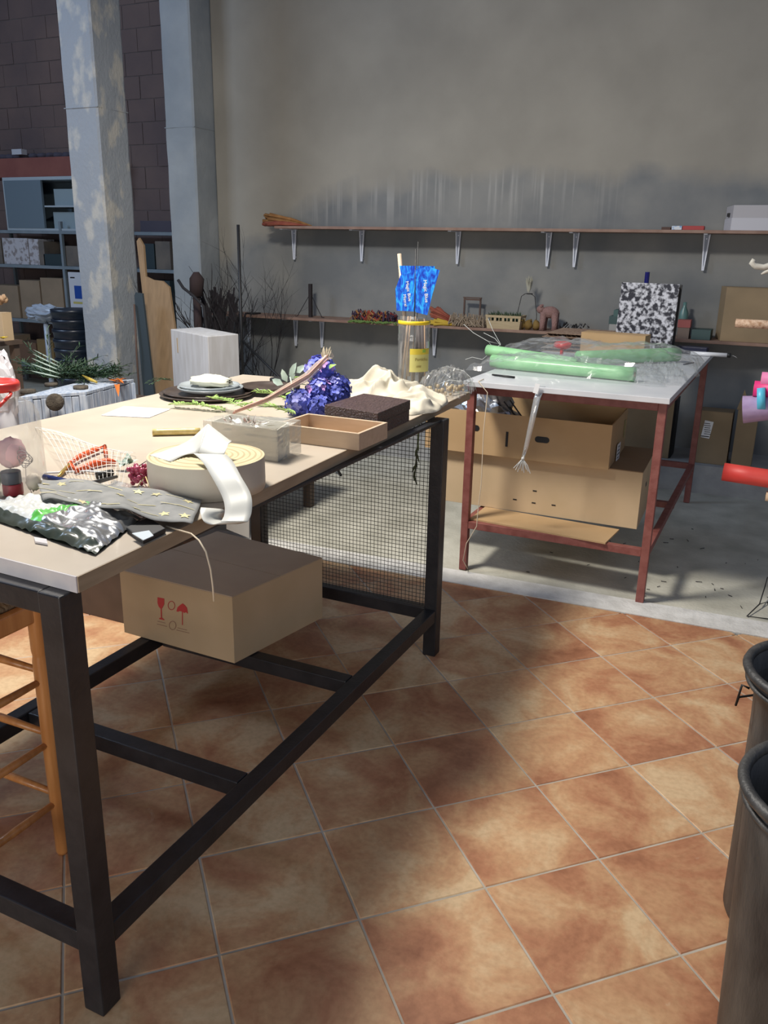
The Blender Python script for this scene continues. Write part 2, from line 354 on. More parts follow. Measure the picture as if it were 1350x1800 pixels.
# concrete zone beyond the curb, curb strip, low plinth along the wall
mb = MB(); mb.prism([(-9.5, curb_y(-9.5) + .1), (3.2, curb_y(3.2) + .1), (3.2, 7.2), (-9.5, 7.2)], -0.12, -0.001)
floor2 = mb.build('concrete_slab', M_CONC, floor)
mb = MB(); mb.prism([(-9.5, curb_y(-9.5)), (3.2, curb_y(3.2)), (3.2, curb_y(3.2) + .165), (-9.5, curb_y(-9.5) + .165)], -0.12, 0.002)
struct(mb, 'trim_1', M_CURB)
mb = MB(); mb.prism([(-4.4, wy(-4.4, .52)), (3.2, wy(3.2, .52)), (3.2, wy(3.2, 0)), (-4.4, wy(-4.4, 0))], -0.02, 0.19)
struct(mb, 'trim_2', mat('plinth_concrete', (0.30, 0.30, 0.30), 0.9, (0.38, 0.38, 0.37), 6, bump=0.3, bscale=40))
# walls
mb = MB(); mb.prism([(-4.5, wy(-4.5, 0)), (3.2, wy(3.2, 0)), (3.2, wy(3.2, -.2)), (-4.5, wy(-4.5, -.2))], -0.1, 4.6)
struct(mb, 'wall_back', WALL)
BY = 7.1
wl = struct(MB().box(-9.5, BY, -0.1, -4.48, BY + .2, 4.6), 'wall_rear', M_MORTAR)
struct(MB().box(-9.7, -4.5, -0.1, -9.5, BY + .2, 4.6), 'wall_left', M_MORTAR)
bm_full = None; bw, bh = 0.33, 0.205; nb = 0
for k in range(20):
    for i in range(15):
        x0 = -9.35 + i * bw + (bw / 2 if k % 2 else 0)
        if x0 + bw > -4.47 or nb >= 296: continue
        if bm_full is None:
            t_ = MB(); e = .004; t_.v = []; t_.box(-bw / 2 + e, -0.006, -bh / 2 + e, bw / 2 - e, 0.01, bh / 2 - e)
            bm_full = bpy.data.meshes.new('brick'); bm_full.from_pydata([tuple(q) for q in t_.v], [], t_.f); bm_full.materials.append(M_BRICK)
        o = bpy.data.objects.new('brick', bm_full); COL.objects.link(o); o.parent = wl; nb += 1
        o.location = (x0 + bw / 2, BY + random.uniform(-.003, .003), k * bh + bh / 2)
# pillars
def pillar(x0, y0, s_, label, m, seed):
    t = thing('concrete_pillar', label, 'pillar', (x0 + s_ / 2, y0 + s_ / 2, 0))
    mb = MB(); n = 40
    corners = [(x0, y0), (x0 + s_, y0), (x0 + s_, y0 + s_), (x0, y0 + s_)]
    ring = []
    for c_ in range(4):
        a = Vector(corners[c_]); b = Vector(corners[(c_ + 1) % 4])
        for q in range(4): ring.append(a.lerp(b, (q + .12) / 4 if q == 0 else q / 4 if q < 3 else .94))
    kk = len(ring); vs = []; fs = []
    for i in range(n + 1):
        z = 4.5 * i / n
        for p in ring:
            d = (Vector((p.x, p.y)) - Vector((x0 + s_ / 2, y0 + s_ / 2))).normalized() * 0.007 * noise.noise(Vector((p.x * 9, p.y * 9 + seed, z * 5)))
            vs.append((p.x + d.x, p.y + d.y, z))
    for i in range(n):
        for j in range(kk): fs.append([i * kk + j, i * kk + (j + 1) % kk, (i + 1) * kk + (j + 1) % kk, (i + 1) * kk + j])
    mb.add(vs, fs); mb.build('shaft', m, t)
    MB().box(x0 - .004, y0 - .004, 2.42, x0 + s_ + .004, y0 + s_ + .004, 2.425).build('joint_line', m, t)
    return t
pillar(-4.83, 4.86, 0.30, 'flaking pale grey square pillar standing free at the left', M_PILLAR, 0)
pillar(-4.80, 5.90, 0.29, 'smooth blue-grey concrete pillar at the corner where the rendered wall ends', M_PILLAR2, 5)

# ================================================================== WORKBENCH (near)
TT = 0.975
wb = thing('workbench', 'large workbench with black steel frame, pale worktop and wire mesh end panel', 'table', (-1.5, 1.9, 0))
LX0, LX1, LY0, LY1 = -1.925, -1.075, 0.97, 2.83
W = 0.052
for (x, y) in ((LX1 - W, LY0), (LX1 - W, LY1 - W), (LX0, LY0), (LX0, LY1 - W)):
    MB().box(x, y, 0.0, x + W, y + W, 0.944).build('leg', M_BLACKSTEEL, wb, bevel=0.003)
for (x0, y0, x1, y1, z0, z1, nm) in (
    (LX1 - W + .003, LY0 + W, LX1 - .003, LY1 - W, .148, .198, 'lower_rail'), (LX0 + .003, LY0 + W, LX0 + W - .003, LY1 - W, .148, .198, 'lower_rail'),
    (LX0 + W, LY0 + .003, LX1 - W, LY0 + W - .003, .148, .198, 'lower_rail'), (LX0 + W, LY1 - W + .003, LX1 - W, LY1 - .003, .148, .198, 'lower_rail'),
    (LX0 + W, 1.53, LX1 - W, 1.58, .149, .197, 'cross_rail'), (LX0 + W, 2.13, LX1 - W, 2.18, .149, .197, 'cross_rail'),
    (LX1 - W + .003, LY0 + W, LX1 - .012, LY1 - W, .932, .944, 'top_rail'), (LX0 + .003, LY0 + W, LX0 + W - .003, LY1 - W, .932, .944, 'top_rail'),
    (LX0 + W, LY0 + .003, LX1 - W, LY0 + W - .003, .90, .944, 'top_rail'), (LX0 + W, LY1 - W + .003, LX1 - W, LY1 - .003, .934, .944, 'top_rail')):
    MB().box(x0, y0, z0, x1, y1, z1).build(nm, M_BLACKSTEEL, wb, bevel=0.003)
tcorn = [(-2.14, 1.03), (-1.06, 1.0), (-1.15, 3.25), (-2.20, 3.15)]
top = MB().prism(tcorn, .945, TT, 0); o_ = top.build('worktop', [M_BOARD], wb, bevel=0.0015)
# edges of the worktop: lipping strips
def strip(a, b, z0, z1, th, m, nm, par):
    a = Vector(a); b = Vector(b); d = (b - a).normalized(); n_ = Vector((d.y, -d.x)) * th
    return MB().prism([a, b, b + n_, a + n_][::-1], z0, z1).build(nm, m, par)
strip(tcorn[0], tcorn[1], .9445, TT + .0003, .003, M_EDGEW, 'front_lipping', o_)
strip(tcorn[1], tcorn[2], .9445, TT - .0005, .002, M_EDGE, 'side_lipping', o_)
mesh = MB(); yy = LY1 - W / 2; r_ = 0.0011; X0 = LX0 + W; X1 = LX1 - W; Z0 = .198; Z1 = .934; stp = .0155
nx = int((X1 - X0) / stp); nz_ = int((Z1 - Z0) / stp)
for i in range(nx + 1):
    x = X0 + (X1 - X0) * i / nx; mesh.tube([(x + .001 * math.sin(i * 2.1), yy + .0012, Z0), (x, yy + .0012, (Z0 + Z1) / 2), (x, yy + .0012, Z1)], r_, 4, cap=False)
for i in range(nz_ + 1):
    z = Z0 + (Z1 - Z0) * i / nz_; mesh.tube([(X0, yy - .0012, z), ((X0 + X1) / 2, yy - .0012, z - .001), (X1, yy - .0012, z)], r_, 4, cap=False)
mo = mesh.build('wire_mesh', mat('dark_wire', (0.03, 0.03, 0.03), 0.5), wb); mo['kind'] = 'stuff'

# ---------------- carton under the bench
def carton(label, quad, z0, z1, m, mtop=None, seam=True, name='cardboard_box', open_top=False, group=None, th=0.004):
    c = sum((Vector(q) for q in quad), Vector((0, 0))) / 4
    t = thing(name, label, 'box', (c.x, c.y, z0), group)
    q = [Vector(p) for p in quad]
    if not open_top:
        MB().prism(q, z0, z1 - th).build('body', m, t, bevel=0.0015)
        a0 = q[0].lerp(q[3], .497); a1 = q[1].lerp(q[2], .497); b0 = q[0].lerp(q[3], .503); b1 = q[1].lerp(q[2], .503)
        MB().prism([q[0], q[1], a1, a0], z1 - th, z1).build('flap', mtop or m, t, bevel=0.001)
        MB().prism([b0, b1, q[2], q[3]], z1 - th, z1).build('flap', mtop or m, t, bevel=0.001)
    else:
        ins = [p + (c - p).normalized() * th * 1.6 for p in q]
        b = MB(); b.prism(q, z0, z0 + th)
        n = 4
        for k in range(4):
            a, d = q[k], q[(k + 1) % 4]; ai, di = ins[k], ins[(k + 1) % 4]
            b.prism([a, d, di, ai], z0 + th, z1, 0)
        b.build('body', m, t)
    return t
bx = carton('closed cardboard box with red fragile symbols, standing on the rails under the workbench', [(-1.995, 2.075), (-1.51, 2.062), (-1.43, 2.515), (-1.945, 2.575)], .2, .442, M_CARD2, M_CARDTOP)
M_PRINT = mat('red_print', (0.50, 0.04, 0.04), 0.7); M_PRINTB = mat('faded_brown_print', (0.36, 0.20, 0.13), 0.8)
fd = (Vector((-1.51, 2.062)) - Vector((-1.995, 2.075))).normalized()
def face_pt(u, v): p = ay(u, v, 2.07); y = 2.075 + (p.x + 1.995) * (2.062 - 2.075) / .485; return Vector((p.x, y - .0012, p.z))
def flat_poly(pts, m, name, par):
    vs = [face_pt(*p) for p in pts]; n = len(vs); b = MB(); b.add(vs + [v + Vector((0, .001, 0)) for v in vs], [list(range(n)), list(range(n, 2 * n))[::-1]] + [[i, n + i, n + (i + 1) % n, (i + 1) % n] for i in range(n)]); return b.build(name, m, par)
glass = MB()
g_ = [(277, 1050), (289, 1052), (289, 1062), (286, 1068), (284.5, 1070), (285, 1086), (289, 1088.5), (289, 1090), (280, 1088), (280, 1086.5), (283, 1085.5), (282.6, 1070), (279, 1066), (277, 1060)]
flat_poly(g_, M_PRINT, 'glass_symbol', bx)
um = [(311, 1074), (313, 1067), (318, 1062.5), (322, 1060), (326, 1063), (330, 1068), (331.5, 1078), (328, 1075.5), (325, 1077), (322.3, 1074.5), (322.3, 1098), (321, 1098), (320.8, 1074.5), (317, 1073.5), (314, 1075)]
flat_poly(um, M_PRINT, 'umbrella_symbol', bx)
for (cx, cy) in ((302, 1064), (304, 1099)):
    ring = MB(); pts = [face_pt(cx + 6 * math.cos(a * PI / 10), cy + 7.5 * math.sin(a * PI / 10)) for a in range(20)]
    ring.tube(pts, .0012, 4, closed=True); ring.build('ring_symbol', M_PRINT if cy < 1070 else M_PRINTB, bx)
ln = MB()
for (a, b, c, d) in ((277, 1092, 291, 1095), (276, 1097, 294, 1101), (313, 1103, 330, 1107), (311, 1107, 334, 1112)):
    ln.tube([face_pt(a, b), face_pt(c, d)], .0009, 4)
ln.build('caption_lines', M_PRINTB, bx)['kind'] = 'stuff'

# ---------------- rush stool
st = thing('rush_stool', 'turned pine stool with woven rush seat under the near corner of the workbench', 'stool', (-1.68, 1.17, 0))
sx0, sx1, sy0, sy1 = -1.845, -1.525, 1.05, 1.30
for (x, y) in ((sx1, sy1), (sx0, sy1), (sx1, sy0), (sx0, sy0)):
    MB().lathe((x, y, 0), [(.013, 0), (.0165, .01), (.019, .3), (.0195, .56), (.0175, .575), (.0175, .578), (.0195, .59), (.020, .70), (.019, .742), (.014, .752), (.004, .755)], 16).build('leg', M_PINE, st)
for z in (.17, .345, .52):
    for (a, b) in (((sx0, sy1), (sx1, sy1)), ((sx0, sy0), (sx1, sy0))): MB().tube([(*a, z + .012), ((a[0] + b[0]) / 2, a[1], z + .012), (*b, z + .012)], [.008, .0105, .008], 8).build('rung', M_PINE, st)
    for (a, b) in (((sx1, sy0), (sx1, sy1)), ((sx0, sy0), (sx0, sy1))): MB().tube([(*a, z - .012), (a[0], (a[1] + b[1]) / 2, z - .012), (*b, z - .012)], [.008, .0105, .008], 8).build('rung', M_PINE, st)
for (a, b) in (((sx0, sy1), (sx1, sy1)), ((sx0, sy0), (sx1, sy0)), ((sx1, sy0), (sx1, sy1)), ((sx0, sy0), (sx0, sy1))):
    MB().beam((*a, 0.692), (*b, .692), .024, .05).build('seat_rail', M_PINE, st, bevel=.006)
def seatf(u, v):
    x = sx0 + .01 + (sx1 - sx0 - .02) * u; y = sy0 + .01 + (sy1 - sy0 - .02) * v; e = min(u, 1 - u, v, 1 - v)
    return (x, y, .718 + .016 * min(1, e * 7) - .010 * max(0, (e - .25)) * 2 + .002 * math.sin((x if abs(u - .5) > abs(v - .5) else y) * 900))
sm = MB(); sm.sheet(seatf, 40, 32); sm.build('rush_seat', M_STRAW, st, solid=.012)

# ================================================================== RED TABLE (back)
RT = 0.95
rt = thing('steel_table', 'oxide red steel table with white laminate top, behind the curb strip', 'table', (-.86, 4.63, 0))
RX0, RX1, RY0, RY1 = -1.325, -.425, 3.71, 5.55; w_ = .036
for i, (x, y) in enumerate(((RX1 - w_, RY0), (RX0, RY0), (RX1 - w_, RY1 - w_), (RX0, RY1 - w_))):
    MB().box(x, y, 0.002, x + w_, y + w_, .925).build('leg', M_REDSTEEL, rt, bevel=.002)
for (x0, y0, x1, y1, nm) in ((RX0 + w_, RY0 + .002, RX1 - w_, RY0 + w_ - .002, 'rail'), (RX0 + w_, RY1 - w_ + .002, RX1 - w_, RY1 - .002, 'rail'), (RX0 + .002, RY0 + w_, RX0 + w_ - .002, RY1 - w_, 'rail'), (RX1 - w_ + .002, RY0 + w_, RX1 - .002, RY1 - w_, 'rail')):
    MB().box(x0, y0, .888, x1, y1, .925).build('top_rail', M_REDSTEEL, rt, bevel=.002)
    MB().box(x0, y0, .222, x1, y1, .258).build('lower_rail', M_REDSTEEL, rt, bevel=.002)
MB().box(RX0, 4.55, .224, RX1, 4.585, .256).build('lower_rail', M_REDSTEEL, rt, bevel=.002)
MB().prism([(RX0 - .012, RY0 - .03), (RX1 + .012, RY0 - .03), (RX1 + .02, RY1 + .08), (RX0 - .02, RY1 + .08)], .925, RT).build('tabletop', M_WHITETOP, rt, bevel=.002)

# cartons in the red table
MB().prism([(-1.29, 3.745), (-.62, 3.70), (-.60, 3.93), (-1.29, 3.97)], .2585, .266).item('cardboard_sheet', 'flat sheet of cardboard lying on the lower rails of the red steel table', 'cardboard', M_CARD)
lb = carton('long cardboard box with four small slots, lower of the two in the red steel table', [(-1.52, 3.965), (-.525, 3.965), (-.545, 4.50), (-1.54, 4.50)], .267, .55, M_CARD2, M_CARDIN, open_top=False)
for (u, v) in ((940, 863), (905, 878), (938, 884), (973, 888)):
    p = ay(u, v, 3.965); MB().obox((p.x, 3.9645, p.z), (.020, .002, .006)).build('slot', M_BLACK, lb)
for (u, v) in ((0, 0),):
    MB().obox((-.5335, 4.16, .44), (.003, .06, .02)).build('hand_hole', M_BLACK, lb)
ub = carton('open cardboard tray box with oval hand hole, upper one in the red steel table', [(-1.62, 3.925), (-.68, 3.925), (-.70, 4.45), (-1.62, 4.45)], .5505, .765, M_CARD, open_top=True)
def pill(cx, cz, w2, h2, y, n=8):
    pts = []
    for k in range(n + 1): a = -PI / 2 + PI * k / n; pts.append((cx + w2 - h2 + h2 * math.cos(a), cz + h2 * math.sin(a)))
    for k in range(n + 1): a = PI / 2 + PI * k / n; pts.append((cx - w2 + h2 + h2 * math.cos(a), cz + h2 * math.sin(a)))
    m_ = len(pts); b = MB(); b.add([(p[0], y, p[1]) for p in pts] + [(p[0], y + .001, p[1]) for p in pts], [list(range(m_)), list(range(m_, 2 * m_))[::-1]] + [[i, m_ + i, m_ + (i + 1) % m_, (i + 1) % m_] for i in range(m_)]); return b
p = ay(953, 773, 3.925); pill(p.x, p.z, .036, .015, 3.9235).build('hand_hole', M_BLACK, ub)
p = ay(833, 752, 3.925); pill(p.x, p.z, .030, .015, 3.9235).build('hand_hole', M_BLACK, ub)
p = ay(891, 772, 3.925); MB().obox((p.x, 3.9243, p.z), (.012, .002, .075)).build('slot', M_BLACK, ub)
def ship_label(u, v, x, par, w2=.05, h2=.11, rows=5):
    p = ax(u, v, x); b = MB().obox((x + .0012, p.y, p.z), (.0015, w2 * 1.6, h2)); l = b.build('paper_label', M_WHITE, par)
    t = MB()
    for k in range(rows): t.obox((x + .0022, p.y - .005 * (k % 2), p.z + h2 * (.36 - .17 * k)), (.0008, w2 * (1.0 + .3 * ((k * 7) % 3 - 1)), h2 * .05))
    t.obox((x + .0022, p.y, p.z - h2 * .42), (.0008, w2 * 1.5, h2 * .08)); t.build('print_lines', M_BLACK, l)
ship_label(1086, 798, -.682, ub)
MB().obox((-.6935, 4.36, .67), (.002, .03, .09)).build('tape', mat('olive_tape', (0.30, 0.27, 0.10), 0.4), ub)
# contents of the tray: crumpled foil bundle and stems
fo = MB(); base = Vector((-1.35, 4.12, .60))
def crump(c, r, amp, sd, nu=26, nv=16):
    return lambda u, v: Vector(c) + Vector((r[0] * math.sin(PI * v) * math.cos(2 * PI * u), r[1] * math.sin(PI * v) * math.sin(2 * PI * u), r[2] * math.cos(PI * v))) * (1 + amp * abs(noise.noise(Vector((6 * u, 7 * v, sd)))) * 2 + amp * .6 * noise.noise(Vector((19 * u, 17 * v, sd + 4))))
fo.sheet(crump((-1.37, 4.10, .70), (.15, .12, .14), .3, 3), 30, 18, smooth=False)
fo.item('foil_wrap', 'crumpled silver foil wrap in the left end of the upper cardboard tray box', 'foil', mat('silver_foil', (0.62, 0.66, 0.72), 0.22, metal=.9))
for k in range(5):
    a = az(868 + 7 * k, 740 + 2 * k, .74)
    MB().tube([(-1.33 + .03 * k, 4.02, .78 + .01 * k), (-1.24 + .03 * k, 4.05, .70), (-1.13 + .03 * k, 4.10, .575)], .004, 5).item('dry_twig', 'dark dry twig lying over the foil wrap in the cardboard tray box', 'stem', M_TWIG, group='cut stems in the tray box')

# ================================================================== RIGHT: bins
def bin_(cx, cy, r, h, label, handle=False, br_=.94):
    t = thing('flower_bucket', label, 'bucket', (cx, cy, 0))
    MB().lathe((cx, cy, 0), [(r * .80, 0), (r * .82, .01), (r * br_, h * .80), (r * (br_ + .02), h - .05), (r * .96, h - .035), (r * .96, h - .005), (r * .93, h - .005), (r * (br_ - .04), h * .8), (r * .76, .02), (.001, .02)], 48, cap1=False).build('body', M_BLACKP, t)
    rim = MB(); rim.tube([(cx + r * math.cos(a * PI / 24), cy + r * math.sin(a * PI / 24), h) for a in range(48)], .011, 8, closed=True); rim.build('rim', M_BLACKP, t)
    rim = MB(); rim.tube([(cx + r * .975 * math.cos(a * PI / 24), cy + r * .975 * math.sin(a * PI / 24), h - .03) for a in range(48)], .006, 6, closed=True); rim.build('rib', M_BLACKP, t)
    if handle:
        MB().tube([(cx - r * .93, cy - .035, h - .05), (cx - r - .004, cy - .035, h - .045), (cx - r - .010, cy - .032, h - .10), (cx - r - .006, cy + .03, h - .11), (cx - r * .84, cy + .03, h - .095)], .0028, 6).build('wire_handle', M_BLACK, t)
        MB().ball((cx - r * .96, cy + .06, h - .01), .013, 10, 6).build('lug', M_BLACKP, t)
    return t
bin_(.214, 1.45, .173, .65, 'scuffed black plastic flower bucket, nearer of the two at the right edge')
bin_(.199, 1.915, .176, .65, 'black plastic flower bucket with wire handle, farther of the two at the right edge', True, .86)

# ================================================================== SHELVES ON THE BACK WALL
def wall_shelf(uL, u_ref, v_ref, xR, label, dep=.28, th=.02, xL=None):
    z = aw(u_ref, v_ref, dep).z; x0 = xL if xL is not None else aw(uL, v_ref, dep).x
    t = thing('wall_shelf', label, 'shelf', ((x0 + xR) / 2, wy((x0 + xR) / 2, .14), z - th))
    MB().prism([(x0, wy(x0, dep)), (xR, wy(xR, dep)), (xR, wy(xR, .001)), (x0, wy(x0, .001))], z - th, z).build('board', M_SHELF, t, bevel=.002)
    return t, z, th
US, UZ, TH = wall_shelf(482, 900, 401, 1.6, 'long brown wall shelf, upper of the two on the back wall')
LS, LZ, _ = wall_shelf(372, 800, 574, 1.6, 'long brown wall shelf, lower of the two on the back wall')
def bracket(u, par, ztop, vref, off=.03):
    x = aw(u, vref, off).x; t = MB()
    d = Vector((WS, -1, 0)).normalized(); sx = Vector((1, WS, 0)).normalized()
    W0 = Vector((x, wy(x, .002), ztop)) ; h = .235; l = .045; W1 = Vector((x, wy(x, off), ztop))
    # pressed V bracket: two converging flanges in front of a web, an arm running back to the wall under the board
    for s_ in (-1, 1): t.beam(W1 + sx * .018 * s_, W1 + sx * .004 * s_ - Vector((0, 0, h)), .008, .012)
    t.add([W1 + sx * .016 - d * .004, W1 - sx * .016 - d * .004, W1 - sx * .003 - d * .004 - V(0, 0, h), W1 + sx * .003 - d * .004 - V(0, 0, h)], [[0, 1, 2, 3]], 1)
    t.beam(W0 + V(0, 0, -.004), W1 + V(0, 0, -.004), .03, .008); t.beam(W0 + V(0, 0, -.004), W0 + d * .24 + V(0, 0, -.004), .024, .007)
    t.beam(W0 + V(0, 0, -.03), W1 + V(0, 0, -.03), .008, .008); t.beam(W0 + V(0, 0, -h + .02), W1 + V(0, 0, -h + .02), .008, .008)
    return t.build('bracket', [M_BRACKET, mat('bracket_web', (0.30, 0.33, 0.40), .5)], par)
for u in (517, 636, 805, 964, 1012, 1241): bracket(u, US, UZ - TH, 430)
for u in (438, 520, 566, 764): bracket(u, LS, LZ - TH, 595)

# ---- things standing on the upper shelf
def on_wall_box(u0, v0, u1, zb, off, dep, label, m, name='box', cat='box', bevel=.002, v1=None):
    a = aw(u0, v0, off); b = aw(u1, v0, off); zt = (a.z + b.z) / 2
    return MB().prism([(a.x, wy(a.x, off)), (b.x, wy(b.x, off)), (b.x, wy(b.x, off - dep)), (a.x, wy(a.x, off - dep))], zb, zt).item(name, label, cat, m, bevel=bevel)
on_wall_box(1163, 399, 1179, UZ, .26, .07, 'small dark brown box on the upper shelf', mat('dark_brown', (0.07, 0.03, 0.02), 0.6), 'small_box')
on_wall_box(1181, 397, 1199, UZ, .26, .07, 'small white and blue box on the upper shelf, between the brown and the red one', mat('white_blue', (0.62, 0.66, 0.70), 0.5, (0.12, 0.30, 0.60), 22, contrast=(.52, .60)), 'small_box')
on_wall_box(1200, 397, 1238, UZ, .26, .07, 'small red box lying on the upper shelf above a bracket', mat('dull_red', (0.36, 0.03, 0.03), 0.5), 'small_box')
a = aw(1290, 360, .30); t = thing('white_carton', 'large white carton with grip hole at the right end of the upper shelf', 'box', (a.x + .25, wy(a.x, .15), UZ))
MB().prism([(a.x, wy(a.x, .27)), (a.x + .5, wy(a.x + .5, .27)), (a.x + .5, wy(a.x + .5, .02)), (a.x - .06, wy(a.x, .02))], UZ, a.z).build('body', mat('dull_white_card', (0.42, 0.41, 0.43), 0.7), t, bevel=.002)
MB().prism([(a.x - .003, wy(a.x, .274)), (a.x + .504, wy(a.x + .5, .274)), (a.x + .504, wy(a.x + .5, .018)), (a.x - .064, wy(a.x, .018))], UZ + .0005, UZ + .075).build('tray', mat('white_card', (0.52, 0.52, 0.56), 0.7), t)
MB().obox((a.x - .034, wy(a.x, .15), a.z - .055), (.012, .05, .022), rotz(.25)).build('grip_hole', M_BLACK, t)
# dried flower sprays on the upper shelf
M_DRY1 = mat('dried_orange', (0.28, 0.12, 0.035), 0.9, (0.36, 0.19, 0.07), 20); M_DRY2 = mat('dried_russet', (0.26, 0.055, 0.035), 0.9, (0.30, 0.09, 0.05), 20)
def fan(u0, v0, u1, v1, zb, off, spread, n, m, label, rr=.006):
    b = MB(); a = aw(u0, v0, off); c = aw(u1, v1, off)
    for k in range(n):
        q = (k / (n - 1) - .5); e = Vector((a.x + random.uniform(-.02, .05), a.y + q * spread * 1.2, max(zb + .008, a.z + random.uniform(-1, 1) * spread * .45)))
        mid = e.lerp(c, .5) + V(0, 0, .012 + random.uniform(-.01, .01)); 
        b.tube([(c.x, c.y, max(c.z, zb + .006)), mid, e], [rr * .4, rr, rr * 1.6], 5)
    return b.item('dried_spray', label, 'dried flowers', m)
fan(470, 386, 548, 397, UZ, .20, .09, 26, M_DRY1, 'tan dried spray lying on the left end of the upper shelf', .007)
fan(468, 396, 540, 399, UZ, .25, .07, 24, M_DRY2, 'russet dried spray lying below the tan one on the left end of the upper shelf', .008)
# ---- things on the lower shelf
on_wall_box(430, 550, 447, LZ, .22, .10, 'small black box on the left end of the lower shelf', M_BLACK, 'small_box')
t0 = aw(546, 560, .16); t = thing('table_easel', 'black post with two wire struts standing on the lower shelf', 'stand', (t0.x, t0.y, LZ)); zt = aw(546, 499, .16).z
MB().prism([(t0.x - .013, t0.y - .012), (t0.x + .013, t0.y - .012), (t0.x + .013, t0.y + .012), (t0.x - .013, t0.y + .012)], LZ, zt).build('post', mat('black_wood', (0.02, 0.014, 0.014), 0.6), t)
for s_ in (-1, 1): MB().tube([(t0.x + .012 * s_, t0.y, LZ + .17), (t0.x + .06 * s_, t0.y - .01, LZ + .09), (t0.x + .115 * s_, t0.y - .015, LZ + .004), (t0.x + .135 * s_, t0.y - .015, LZ + .003)], .003, 5).build('strut', M_TWIG, t)
def tuft(u0, u1, vtop, zb, off, n, mats, label, name='dried_grass', cat='dried flowers', thick=.004, kind=None):
    a = aw(u0, vtop, off); c = aw(u1, vtop, off); H_ = a.z - zb; b = MB()
    for k in range(n):
        x = random.uniform(a.x, c.x); y = wy(x, off + random.uniform(-.05, .05)); h = H_ * random.uniform(.2, 1.0)
        x2 = min(max(x + random.uniform(-.09, .09), a.x), c.x)
        b.tube([(x, y, zb + .004), ((x + x2) / 2, y - .01, zb + h), (x2, y + random.uniform(-.03, .02), zb + h * random.uniform(.1, .8))], thick * random.uniform(.6, 1.3), 4, mi=k % len(mats))
    return b.item(name, label, cat, mats, kind=kind)
M_PURP = mat('dull_purple', (0.05, 0.03, 0.06), .9); M_MOSS = mat('moss_green', (0.12, 0.20, 0.05), .9); M_BRED = mat('brick_red', (0.30, 0.05, 0.035), .9); M_YEL = mat('dried_yellow', (0.50, 0.34, 0.04), .9)
tuft(622, 694, 543, LZ, .20, 110, [M_PURP, M_PURP, M_BRED, M_DRY1], 'purple and red dried bunch on the lower shelf left of the clear jar', thick=.007)
tuft(618, 700, 566, LZ, .26, 90, [M_MOSS], 'green dyed grass along the lower shelf edge in front of the purple bunch', thick=.005)
fan(762, 548, 806, 576, LZ, .20, .07, 26, M_DRY2, 'russet cone of dried stems on the lower shelf right of the clear jar', .008)
fan(758, 566, 800, 577, LZ, .26, .05, 20, M_YEL, 'yellow bundle of dried stems on the lower shelf right of the clear jar', .008)
M_RAF = mat('raffia', (0.33, 0.26, 0.19), .9, (0.40, 0.32, 0.24), 30)
tuft(795, 856, 549, LZ, .22, 220, [M_RAF], 'tangled nest of beige raffia on the lower shelf', 'raffia_nest', 'raffia', .003)
a = aw(817, 523, .10); c = aw(845, 523, .10)
t = thing('picture_frame', 'small empty brown wooden frame standing behind the raffia nest', 'frame', ((a.x + c.x) / 2, a.y, LZ)); M_DW = mat('dull_brown_wood', (0.10, 0.06, 0.045), .7)
for x in (a.x, c.x): MB().obox((x, wy(x, .10), (LZ + a.z) / 2), (.012, .012, a.z - LZ)).build('stile', M_DW, t)
MB().obox(((a.x + c.x) / 2, wy(a.x, .10), a.z - .012), (c.x - a.x, .014, .012)).build('rail', M_DW, t)
MB().obox(((a.x + c.x) / 2, wy(a.x, .10), a.z + .001 - .05 * 0), (c.x - a.x + .02, .014, .008)).build('rail', M_DW, t)
# basket with slots
a = aw(857, 553, .27); c = aw(914, 553, .27); t = thing('wicker_basket', 'small pale chip-wood basket with a row of openings on the lower shelf', 'basket', ((a.x + c.x) / 2, wy(a.x, .2), LZ))
M_BSK = mat('chip_wood', (0.42, 0.33, 0.20), .8, (0.48, 0.38, 0.24), 20, stretch=(.5, .5, 5))
hb = a.z - LZ; bl = c.x - a.x
def bquad(e, z): # outward slope
    k = .012 * z / hb; return [(a.x - k + e, wy(a.x, .27) - k + e), (c.x + k - e, wy(c.x, .27) - k + e), (c.x + k - e, wy(c.x, .15) + k - e), (a.x - k + e, wy(a.x, .15) + k - e)]
for (z0, z1, nm) in ((0, hb * .58, 'lower_band'), (hb * .82, hb, 'rim_band')):
    b = MB(); q0 = bquad(0, z0); q1 = bquad(0, z1); i0 = bquad(.005, z0); i1 = bquad(.005, z1)
    for k in range(4):
        k2 = (k + 1) % 4; P_ = [(*q0[k], LZ + z0), (*q0[k2], LZ + z0), (*q1[k2], LZ + z1), (*q1[k], LZ + z1), (*i0[k], LZ + z0), (*i0[k2], LZ + z0), (*i1[k2], LZ + z1), (*i1[k], LZ + z1)]
        b.add(P_, [[0, 1, 2, 3], [7, 6, 5, 4], [3, 2, 6, 7], [0, 4, 5, 1]])
    if z0 == 0: b.prism(q0, LZ, LZ + .004)
    b.build(nm, M_BSK, t)
for k in range(9):
    f_ = k / 8; x = a.x + bl * f_; w1 = .018 if k % 2 == 0 else .006; MB().obox((x, wy(x, .27) - .006, LZ + hb * .7), (w1, .004, hb * .26)).build('upright', M_BSK, t); MB().obox((x, wy(x, .15) + .006, LZ + hb * .7), (w1, .004, hb * .26)).build('upright', M_BSK, t)
b = MB()
for k in range(160):
    x = random.uniform(a.x + .01, c.x - .01); y = wy(x, random.uniform(.17, .25)); d = Vector((random.uniform(-.6, .6), random.uniform(-.4, .4), 1)); b.leaf((x, y, LZ + hb * .5), d, (0, 1, 0), random.uniform(.05, .085), .006)
b.item('grass_tuft', 'short green grass filling the chip-wood basket', 'grass', M_DARKLEAF, kind='stuff')
